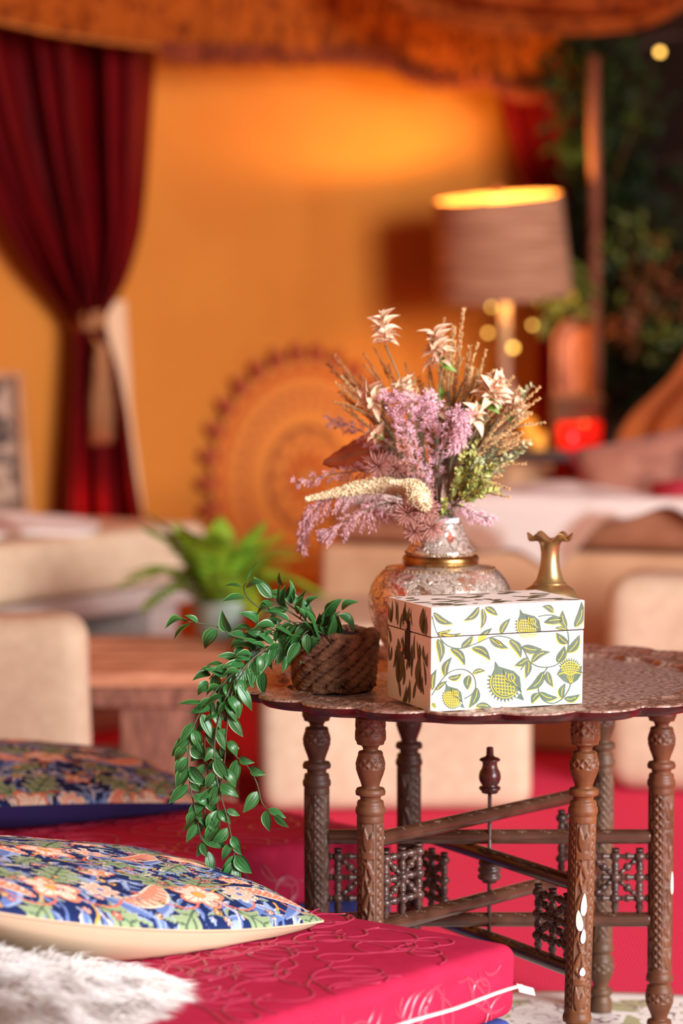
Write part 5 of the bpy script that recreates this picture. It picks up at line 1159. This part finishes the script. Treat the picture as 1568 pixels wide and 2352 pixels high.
for pts, sp in vines:
    q3 = np.array([P(*p) for p in pts]); q = spline(q3, 60)
    obj('vine_stem', *tube(q, np.linspace(.0011, .0007, 60), 6), m_vine, pot)
    pxl = np.array([[p[0], p[1]] for p in pts], float); ln = np.sum(np.hypot(*np.diff(pxl, axis=0).T)); n = max(3, int(ln/(sp*1.2))); T, A_, B_ = frames(q)
    for i in range(n + 1):
        u = (i + .5*rng.random())/n; u = min(u, 1); j = min(59, int(u*59)); tn = T[j]; sgn = 1 if i % 2 else -1
        for rep in range(2 if (i < n and rng.random() < .25) else 1):
            side = np.cross(tn, np.array([0, 1, 0])); side /= np.linalg.norm(side) + 1e-9
            d = tn*rng.uniform(.3, .95) + side*sgn*rng.uniform(.5, 1.1)*(1 if rep == 0 else -1) + np.array([0, -.35*rng.random() + .12, -.25*rng.random() - (.3 if q[j][2] < .42 else 0)])
            if i == n: d = tn + np.array([rng.uniform(-.2, .2), -.1, rng.uniform(-.2, .2)])
            nn = np.array([rng.uniform(-.6, .6), -1 + rng.uniform(-.2, .4), rng.uniform(-.1, .8)])
            if q[j][2] > .42: nn = nn + [0, .35, .5]
            off = np.array(d)/np.linalg.norm(d)*.003
            place('leaf', rng.choice(LM), pot, q[j] + off, d, nn, rng.uniform(.78, 1.22)); nleaf += 1
# ------------------------------------------------------------------ dried flower arrangement, every stem a thing of its own
mouth = np.array([vx, vy, z0v + vz(1196)]); deep = mouth - [0, 0, .06]
m_stem = M('dry_stem', srgb(138, 112, 84), .7, col2=srgb(84, 92, 66), nscale=40)
m_pink = M('pink_plume', srgb(248, 210, 220), .75, col2=srgb(230, 176, 192), nscale=45, sheen=.2)
m_mauve = M('mauve_plume', srgb(232, 184, 188), .75, col2=srgb(200, 142, 146), nscale=45, sheen=.2)
m_dusty = M('dusty_pink_needles', srgb(214, 160, 146), .7, col2=srgb(182, 124, 112), nscale=60)
m_tan = M('tan_spikelets', srgb(234, 196, 136), .75, col2=srgb(206, 160, 100), nscale=60)
m_rus = M('russet_spikelets', srgb(206, 146, 92), .75, col2=srgb(170, 112, 66), nscale=60)
m_creamw = M('cream_amaranth', srgb(238, 226, 190), .8, col2=srgb(212, 190, 146), nscale=160)
m_rustl = M('rust_leaf', srgb(190, 82, 24), .65, col2=srgb(140, 52, 14), nscale=40)
m_bract = M('cream_bract', srgb(242, 220, 188), .6, col2=srgb(214, 156, 120), nscale=55, nlo=.45, nhi=.7)
m_lime = M('lime_leaflet', srgb(196, 196, 104), .6, col2=srgb(150, 170, 100), nscale=80)
m_pale = M('sage_leaflet', srgb(190, 194, 150), .65, col2=srgb(150, 160, 112), nscale=80)
m_grn2 = M('fresh_leaflet', srgb(112, 146, 52), .5)
def px3(pts, Y): return np.array([P(p[0], p[1], Y + (p[2] if len(p) > 2 else 0)) for p in pts])
def stemline(pts, Y, n=40):
    q = px3(pts, Y); k = np.array([0.35*(q[0][0] - mouth[0]), .25*(q[0][1] - mouth[1]), 0]); k = np.clip(k, -.014, .014)
    return spline(np.vstack([deep + k*.4, mouth + k, q]), n)
def needles(mb, c, d, L, w, drp=0.):
    d = np.asarray(d, float); d = d/np.linalg.norm(d); s = np.cross(d, [.3, 1, .2]); s /= np.linalg.norm(s) + 1e-9; m = c + d*L*.5; e = c + d*L - np.array([0, 0, drp])
    t = np.cross(s, d); mb.add([c, m + s*w, m + t*w, m - s*w, m - t*w, e], [(0, 1, 2), (0, 2, 3), (0, 3, 4), (0, 4, 1), (5, 2, 1), (5, 3, 2), (5, 4, 3), (5, 1, 4)])
def plume(pts, Y, label, m_, n=34, L0=.020, start=.4, drop=0., dens=8, name='plume_stem'):
    q = stemline(pts, Y, 60); t = thing(name, mouth, label, 'dried flower', 'pink and mauve feathery plumes in the vase'); obj('stem', *tube(q, np.linspace(.0015, .0005, 60), 6), m_stem, t)
    T, A_, B_ = frames(q); mb = MB(); r = random.Random(len(label)*7 + int(pts[-1][0]))
    for i in range(n):
        u = start + (1 - start)*i/(n - 1); j = min(59, int(u*59)); L = L0*1.2*(1.05 - .75*((u - start)/(1 - start))**1.3)*r.uniform(.7, 1.2); a = i*2.4 + r.random()
        rad = A_[j]*math.cos(a) + B_[j]*math.sin(a); d = T[j]*r.uniform(.5, .9) + rad*.75; d /= np.linalg.norm(d)
        e = q[j] + d*L - np.array([0, 0, drop*L]); bq = spline([q[j], (q[j] + e)/2 + rad*L*.08, e], 6); mb.add(*tube(bq, np.linspace(.0006, .0003, 6), 3))
        Tt, Aa, Bb = frames(bq)
        for k in range(dens + 6):
            v = .1 + .9*k/(dens + 6); jj = min(5, int(v*5.9)); an = r.random()*6.3; nd = Tt[jj]*1.1 + (Aa[jj]*math.cos(an) + Bb[jj]*math.sin(an))*.8
            needles(mb, bq[jj], nd, r.uniform(.006, .0115)*(1.15 - .5*v), r.uniform(.0004, .0007), drop*.003)
    tag(mb.obj('plume', m_, t), kind='stuff'); return t
plume([(985, 1080, -.02), (955, 985, -.04), (985, 925, -.06), (935, 915, -.06), (878, 905, -.05)], 3.0, 'bright pink feathery plume bending left above the bouquet middle', m_pink, 46, .019, .48, .2, 10)
plume([(1008, 1080, -.03), (1030, 985, -.05), (1052, 950, -.06), (1058, 985, -.07), (1042, 1030, -.07)], 3.0, 'bright pink feathery plume hooked over at the bouquet right of middle', m_pink, 46, .018, .45, .3, 10)
plume([(980, 1120, -.03), (955, 1050, -.05), (925, 980, -.05), (900, 940, -.05)], 3.0, 'pale pink feathery plume standing behind the round needle flowers', m_pink, 36, .017, .4, .1, 9)
plume([(950, 1170, -.03), (890, 1155, -.05), (825, 1180, -.06), (765, 1215, -.06), (742, 1224, -.06)], 3.0, 'mauve pink plume sweeping left low under the cream amaranth', m_mauve, 44, .020, .35, .5, 10)
plume([(940, 1150, -.02), (850, 1130, -.04), (750, 1150, -.04), (705, 1185, -.04), (692, 1255, -.04)], 3.0, 'mauve plume with drooping tip hanging furthest left of the bouquet', m_mauve, 46, .015, .45, .6, 9)
plume([(950, 1120, 0), (880, 1085, 0), (790, 1085, 0), (678, 1108, 0)], 3.0, 'mauve plume pointing straight left above the cream amaranth', m_mauve, 34, .014, .45, .2, 8)
plume([(955, 1110, .02), (890, 1035, .02), (820, 985, .02), (755, 964, .02)], 3.0, 'mauve plume rising to the upper left past the rust leaf', m_mauve, 34, .015, .4, .2, 8)
plume([(1012, 1175, -.03), (1055, 1160, -.05), (1085, 1180, -.06), (1128, 1192, -.06)], 3.0, 'short pale pink plume lying right over the vase mouth', m_pink, 24, .011, .4, .3, 7)
plume([(1000, 1130, -.01), (1000, 1040, -.03), (985, 960, -.04), (990, 905, -.05)], 3.0, 'pink feathery plume standing upright at the bouquet centre', m_pink, 36, .015, .45, .1, 9)
plume([(985, 1150, -.04), (960, 1100, -.06), (935, 1050, -.07), (920, 1010, -.07)], 3.0, 'dusty pink short plume among the needle flowers', m_dusty, 30, .014, .35, .2, 8)

def ball(cx, cy, R, Y, label):
    q = stemline([((cx + 1010)/2, (cy + 1196)/2 - 10), (cx, cy)], Y, 20); t = thing('needle_flower', mouth, label, 'dried flower', 'dusty pink round needle flowers'); obj('stem', *tube(q, .0011, 6), m_stem, t)
    mb = MB(); c = q[-1]; r = random.Random(int(cx)); R = R*Y/FPX
    for i in range(110):
        z = 1 - 2*(i + .5)/110; a = i*2.39996; s = math.sqrt(1 - z*z); d = np.array([s*math.cos(a), s*math.sin(a), z]); tn = np.cross(d, [r.uniform(-1, 1), r.uniform(-1, 1), r.uniform(-1, 1)]); L = R*r.uniform(.8, 1.15)
        bq = spline([c + d*L*.1, c + d*L*.6 + tn*L*.06, c + d*L + tn*L*.24], 5); mb.add(*tube(bq, np.array([.0006, .0006, .00055, .0005, .0003]), 4))
    tag(mb.obj('needle_head', m_dusty, t), kind='stuff')
ball(868, 1072, 40, 2.96, 'round dusty needle flower leftmost of its kind above the cream amaranth'); ball(908, 1078, 36, 2.97, 'round dusty needle flower touching the leftmost one')
ball(935, 1180, 42, 2.93, 'round dusty needle flower left of the vase mouth under the cream clump'); ball(972, 1168, 40, 2.93, 'round dusty needle flower directly before the vase stems')
ball(990, 1212, 36, 2.93, 'round dusty needle flower hanging lowest over the vase neck'); ball(950, 1222, 28, 2.93, 'small round dusty needle flower at the left of the vase neck')

def amaranth(pts, rad, Y, label, seed):
    q = stemline(pts, Y, 70); t = thing('cream_amaranth', mouth, label, 'dried flower'); obj('stem', *tube(q, .0012, 6), m_stem, t); T, A_, B_ = frames(q); mb = MB(); r = random.Random(seed); s0 = 26
    for i in range(1500):
        u = r.random(); j = s0 + u*(69 - s0); j0 = min(68, int(j)); f = j - j0; c = q[j0]*(1 - f) + q[j0 + 1]*f; R = np.interp(u, np.linspace(0, 1, len(rad)), rad)*Y/FPX; a = r.random()*6.3; d = A_[j0]*math.cos(a) + B_[j0]*math.sin(a)
        p = c + d*R*r.uniform(.75, 1.05); s = r.uniform(.0009, .0017); k = nrs.normal(size=3); k /= np.linalg.norm(k); h = np.cross(k, d); h /= np.linalg.norm(h) + 1e-9; g = np.cross(h, k)
        mb.add([p + k*s, p - k*s, p + h*s, p - h*s, p + g*s, p - g*s], [(0, 2, 4), (0, 4, 3), (0, 3, 5), (0, 5, 2), (1, 4, 2), (1, 3, 4), (1, 5, 3), (1, 2, 5)])
    tag(mb.obj('seed_spike', m_creamw, t), kind='stuff'); R = np.interp(np.linspace(0, 1, 70 - s0), np.linspace(0, 1, len(rad)), rad)*Y/FPX*.8; obj('spike_core', *tube(q[s0:], R, 10), m_creamw, t)
amaranth([(960, 1150), (905, 1118), (840, 1118), (770, 1132), (700, 1147)], (10, 18, 19, 15, 9, 5), 2.95, 'long cream amaranth spike tapering out to the left', 3)
amaranth([(975, 1160), (955, 1130), (930, 1112), (893, 1107)], (14, 27, 24, 8, 4), 2.92, 'short thick cream amaranth clump left of the stems', 5)
# rust leaf
t = thing('rust_leaf_stem', mouth, 'broad rust orange serrated leaf fanning left behind the mauve plumes', 'dried flower'); q = stemline([(950, 1110, .05), (860, 1040, .05), (742, 1062, .05)], 3.0, 50); obj('stem', *tube(q, np.linspace(.0013, .0006, 50), 6), m_stem, t)
T, A_, B_ = frames(q); V = []; js = range(22, 50)
for j in js:
    u = (j - 22)/27; w = .024*math.sin(PI*min(1, u*.92 + .06))**.8*(1 + .14*(j % 2)); up = np.array([.25, 0, 1.]); V += [q[j] + up*w, q[j] + up*w*.5 - [0, .003, 0], q[j], q[j] - up*w*.5 - [0, .003, 0], q[j] - up*w]
obj('leaf_blade', np.array(V), grid_faces(28, 5), m_rustl, t)

def twig(tips, Y, label, m_, base=None, seed=0, group='tan dried twigs with fuzzy tips', sl=.006, thick=.0016, fuzzy=.5, cat='dried flower'):
    r0_ = random.Random(seed + 50); tips = list(tips) + [(x + r0_.uniform(-34, 20)*(1 if x > 1000 else -1), y + r0_.uniform(15, 70)) for x, y in tips for _ in range(2)]
    t = thing('dried_twig', mouth, label, cat, group); r = random.Random(seed); mb = MB(); ms = MB(); main = stemline([base, tips[0]], Y, 40) if base else stemline([tips[0]], Y, 40)
    for k, tp in enumerate(tips):
        e = P(tp[0], tp[1], Y + r.uniform(-.02, .02))
        if k == 0: q = main
        else:
            s = main[int(40*r.uniform(.45, .68))]; bw_ = np.array([r.uniform(-.006, .006), 0, .008]); q = spline([s, (s + e)/2 + bw_, e], 30)
        ms.add(*tube(q, np.linspace(.0011, .0005, len(q)), 5)); T, A_, B_ = frames(q); n = len(q); s0 = int(n*(1 - min(.6, fuzzy*1.15)))
        L = np.linalg.norm(q[-1] - q[s0]); cnt = int(L/.0005)
        for i in range(cnt):
            u = i/cnt; j = min(n - 1, s0 + int(u*(n - s0))); c = q[j] + (q[min(n-1, j+1)] - q[j])*r.random(); a = r.random()*6.3; d = T[j]*1.0 + (A_[j]*math.cos(a) + B_[j]*math.sin(a))*.62
            needles(mb, c, d, sl*r.uniform(.6, 1.1)*(1 - .25*u), thick*.36)
    ms.obj('stem', m_stem if m_ is not m_rus else m_rus, t); tag(mb.obj('spikelets', m_, t), kind='stuff'); return t
twig([(1063, 716), (1042, 790), (1078, 800)], 3.02, 'tan dried twig whose tip stands highest of the bouquet', m_tan, (1040, 950), 1, fuzzy=.35, sl=.009)
twig([(1020, 735), (1000, 800), (1035, 850)], 3.04, 'tan dried twig second highest, left of the tallest twig', m_tan, (1010, 950), 2, fuzzy=.3)
twig([(1096, 792), (1115, 808), (1082, 850), (1070, 900)], 3.0, 'tan dried twig forking upward right of the tallest twig', m_tan, (1050, 960), 3, fuzzy=.35)
twig([(1176, 868), (1150, 850), (1130, 880)], 3.0, 'tan dried twig ending beside the peach bract head at upper right', m_tan, (1080, 980), 4, fuzzy=.4)
twig([(1236, 892), (1236, 916), (1180, 950)], 2.98, 'tan dried twig with paired tips reaching furthest right', m_tan, (1110, 1020), 5, fuzzy=.36)
twig([(1196, 966), (1196, 995), (1150, 1000)], 2.97, 'tan dried twig with paired tips just under the rightmost twig', m_tan, (1090, 1060), 6, fuzzy=.4)
twig([(1158, 1066), (1148, 1092), (1105, 1100)], 2.96, 'tan dried twig lowest at the right above the short pink plume', m_tan, (1060, 1120), 7, fuzzy=.5)
twig([(838, 815), (862, 800), (855, 850), (900, 905)], 3.05, 'russet dried twig upright at the left beside the tall bract head', m_rus, (930, 980), 8, fuzzy=.4, group=None)
twig([(772, 822), (795, 850), (830, 870), (850, 900)], 3.05, 'thin russet branching twig at the far upper left of the bouquet', m_rus, (900, 1000), 9, fuzzy=.45, sl=.010, group=None)
twig([(772, 880), (785, 866), (820, 895), (865, 965)], 3.03, 'tan dried twig leaning left with two blunt fuzzy tips', m_tan, (900, 1000), 10, fuzzy=.42)
twig([(932, 838), (950, 860), (915, 900)], 3.03, 'tan dried twig between the two upper bract heads', m_tan, (960, 980), 11, fuzzy=.45)
twig([(1075, 905), (1060, 985), (1100, 960)], 3.06, 'brown tan twig filling the back behind the pink plumes', m_tan, (1030, 1060), 12, fuzzy=.5)
twig([(880, 1000), (905, 960), (870, 1030)], 3.06, 'brown tan twig filling the back left behind the rust leaf', m_rus, (950, 1080), 13, fuzzy=.5, group=None)
twig([(1130, 1000), (1110, 930), (1150, 960), (1090, 1010)], 3.03, 'tan dried twig filling the middle right side', m_tan, (1060, 1080), 14, fuzzy=.6)
twig([(1030, 900), (1015, 950), (1045, 880)], 3.05, 'tan dried twig upright behind the hooked pink plume', m_tan, (1010, 1050), 15, fuzzy=.5)

def sprig(tips, Y, label, m_, base, seed, ls=.006, m2=None):
    t = thing('leafy_sprig', mouth, label, 'dried flower', None); r = random.Random(seed); ms, ml = MB(), MB(); main = stemline([base, tips[0]], Y, 40)
    for k, tp in enumerate(tips):
        e = P(tp[0], tp[1], Y + r.uniform(-.02, .02)); s = main[int(40*r.uniform(.5, .7))]; q = main if k == 0 else spline([s, (s + e)/2 + [0, 0, -.004], e], 30)
        ms.add(*tube(q, np.linspace(.001, .0005, len(q)), 5)); T, A_, B_ = frames(q); n = len(q); s0 = int(n*(.5 if k == 0 else .25))
        for j in range(s0, n):
            for rep in range(3):
                a = r.random()*6.3; d = T[j]*.7 + (A_[j]*math.cos(a) + B_[j]*math.sin(a)); d /= np.linalg.norm(d); L = ls*r.uniform(.8, 1.4); sd = np.cross(d, nrs.normal(size=3)); sd /= np.linalg.norm(sd) + 1e-9; nn = np.cross(d, sd); c = q[j]
                ml.add([c, c + d*L*.35 + sd*L*.26, c + d*L*.75 + sd*L*.24 + nn*L*.05, c + d*L + nn*L*.1, c + d*L*.75 - sd*L*.24 + nn*L*.05, c + d*L*.35 - sd*L*.26, c + d*L*.5 - nn*L*.08], [(0, 1, 6), (1, 2, 6), (2, 3, 6), (3, 4, 6), (4, 5, 6), (5, 0, 6)])
    ms.obj('stem', m_stem, t); tag(ml.obj('leaflets', m_, t), kind='stuff'); return t
sprig([(1212, 1018), (1195, 1035), (1165, 1050)], 2.96, 'pale green leafy sprig reaching right beneath the paired tan tips', m_pale, (1080, 1100), 1)
sprig([(1142, 1128), (1120, 1110), (1100, 1075), (1128, 1070)], 2.95, 'lime green leafy sprig low at the right of the bouquet', m_lime, (1060, 1150), 2, .007)
sprig([(1072, 1020), (1090, 1050), (1060, 1080), (1100, 1010)], 2.95, 'yellow green leafy sprig beside the hooked pink plume', m_lime, (1040, 1120), 3, .006)
sprig([(1220, 888), (1200, 902)], 3.02, 'pale sage sprig tip behind the rightmost tan tips', m_pale, (1100, 1020), 4, .006)
sprig([(1155, 985), (1140, 1020), (1120, 965)], 3.0, 'pale tan green leafy sprig amid the right twigs', m_pale, (1070, 1080), 5, .006)
sprig([(1045, 1165), (1065, 1130), (1020, 1150)], 2.96, 'short olive leafy sprig just above the vase mouth', m_lime, (1020, 1180), 6, .005)

V, F, _ = leaf_shape(.0215, .0058, .6, .22, .1); me_br = new_mesh('bract', V, F, [m_bract]); me_gl = new_mesh('green_leaf', V*[.9, 1.1, 1], F, [m_grn2])
def bracts(cx, cy, Y, label, n, up, spread, base, sc=1., greens=0, hgt=.022, seed=0):
    n = int(n*1.35); hgt *= 1.1; sc *= 1.1
    r = random.Random(seed); q = stemline([base, (cx, cy + 20)], Y, 40); t = thing('bract_flower', mouth, label, 'dried flower', 'cream and peach bract heads'); obj('stem', *tube(q, .0013, 6), m_stem, t); c = q[-1]; up = np.array(up, float); up /= np.linalg.norm(up)
    for i in range(n):
        a = i*2.39996; v = i/(n - 1); el = .15 + 1.15*v; s = np.cross(up, [.2, 1, .1]); s /= np.linalg.norm(s); w = np.cross(up, s); d = up*math.sin(el) + (s*math.cos(a) + w*math.sin(a))*math.cos(el)*spread
        p = c + up*hgt*v + (s*math.cos(a) + w*math.sin(a))*.003; place('bract', me_br, t, p, d + nrs.normal(size=3)*.22, up*1.0 + nrs.normal(size=3)*.35, sc*r.uniform(.6, 1.15))
    for i in range(greens):
        a = r.random()*6.3; place('green_leaf', me_gl, t, c - up*.004, up*.4 + np.array([math.cos(a), -.3, math.sin(a)]), (0, -1, .4), sc*.9)
bracts(884, 772, 3.0, 'tall cream bract head standing alone at the upper left', 20, (-.1, -.2, 1), 1.0, (925, 900), .9, 0, .028, 1)
bracts(1015, 812, 3.0, 'wide cream bract head at the top centre', 26, (-.35, -.4, 1), 1.1, (1005, 950), 1.0, 2, .028, 2)
bracts(876, 912, 2.97, 'low cream and peach bract head at the left of the pink plume', 16, (-.7, -.6, .6), 1., (930, 1000), 1.0, 1, .018, 3)
bracts(1120, 905, 2.98, 'peach bract head with green leaves at the upper right', 24, (.3, -.6, .8), 1.1, (1060, 1010), 1.0, 4, .026, 4)
bracts(1010, 895, 3.02, 'small pale bract head behind the pink plume top', 10, (-.3, -.5, -.4), 1., (1000, 960), .9, 2, .012, 5)
bracts(930, 890, 3.0, 'small pale bract cluster above the left bending pink plume', 10, (-.1, -.6, .8), 1., (960, 980), .8, 0, .012, 6)
bracts(875, 985, 2.98, 'small grey cream bract cluster above the rust leaf', 9, (-.6, -.5, .3), 1., (930, 1060), .8, 1, .012, 7)

# filling stems at the right and in the middle
sprig([(1105, 985), (1085, 955), (1120, 1010), (1060, 960)], 3.02, 'honey brown leafy sprig dense in the middle right of the bouquet', m_tan, (1050, 1060), 21, .0075)
sprig([(1165, 930), (1140, 945), (1120, 920)], 3.03, 'honey brown leafy sprig below the peach bract head', m_tan, (1080, 1020), 22, .007)
sprig([(960, 870), (945, 920), (980, 900)], 3.06, 'honey brown leafy sprig behind the two upper bract heads', m_tan, (985, 1000), 23, .007)
sprig([(1130, 1040), (1100, 1060), (1150, 1030)], 2.97, 'straw green leafy sprig under the paired tan tips', m_pale, (1060, 1110), 24, .0065)
twig([(1110, 880), (1095, 930), (1125, 900), (1060, 880)], 3.04, 'russet dried twig rising through the peach bract head', m_rus, (1050, 1000), 25, fuzzy=.5, group=None)
twig([(1212, 930), (1190, 905), (1170, 985)], 3.0, 'russet dried twig inside the rightmost tan twigs', m_rus, (1090, 1040), 26, fuzzy=.5, group=None)
bracts(1085, 945, 2.97, 'small peach bract cluster under the peach bract head', 12, (.2, -.8, .5), 1., (1040, 1040), .8, 0, .014, 8)
bracts(1175, 925, 3.0, 'small peach bract cluster near the rightmost tan tips', 9, (.6, -.5, .6), 1., (1090, 1030), .75, 1, .012, 9)
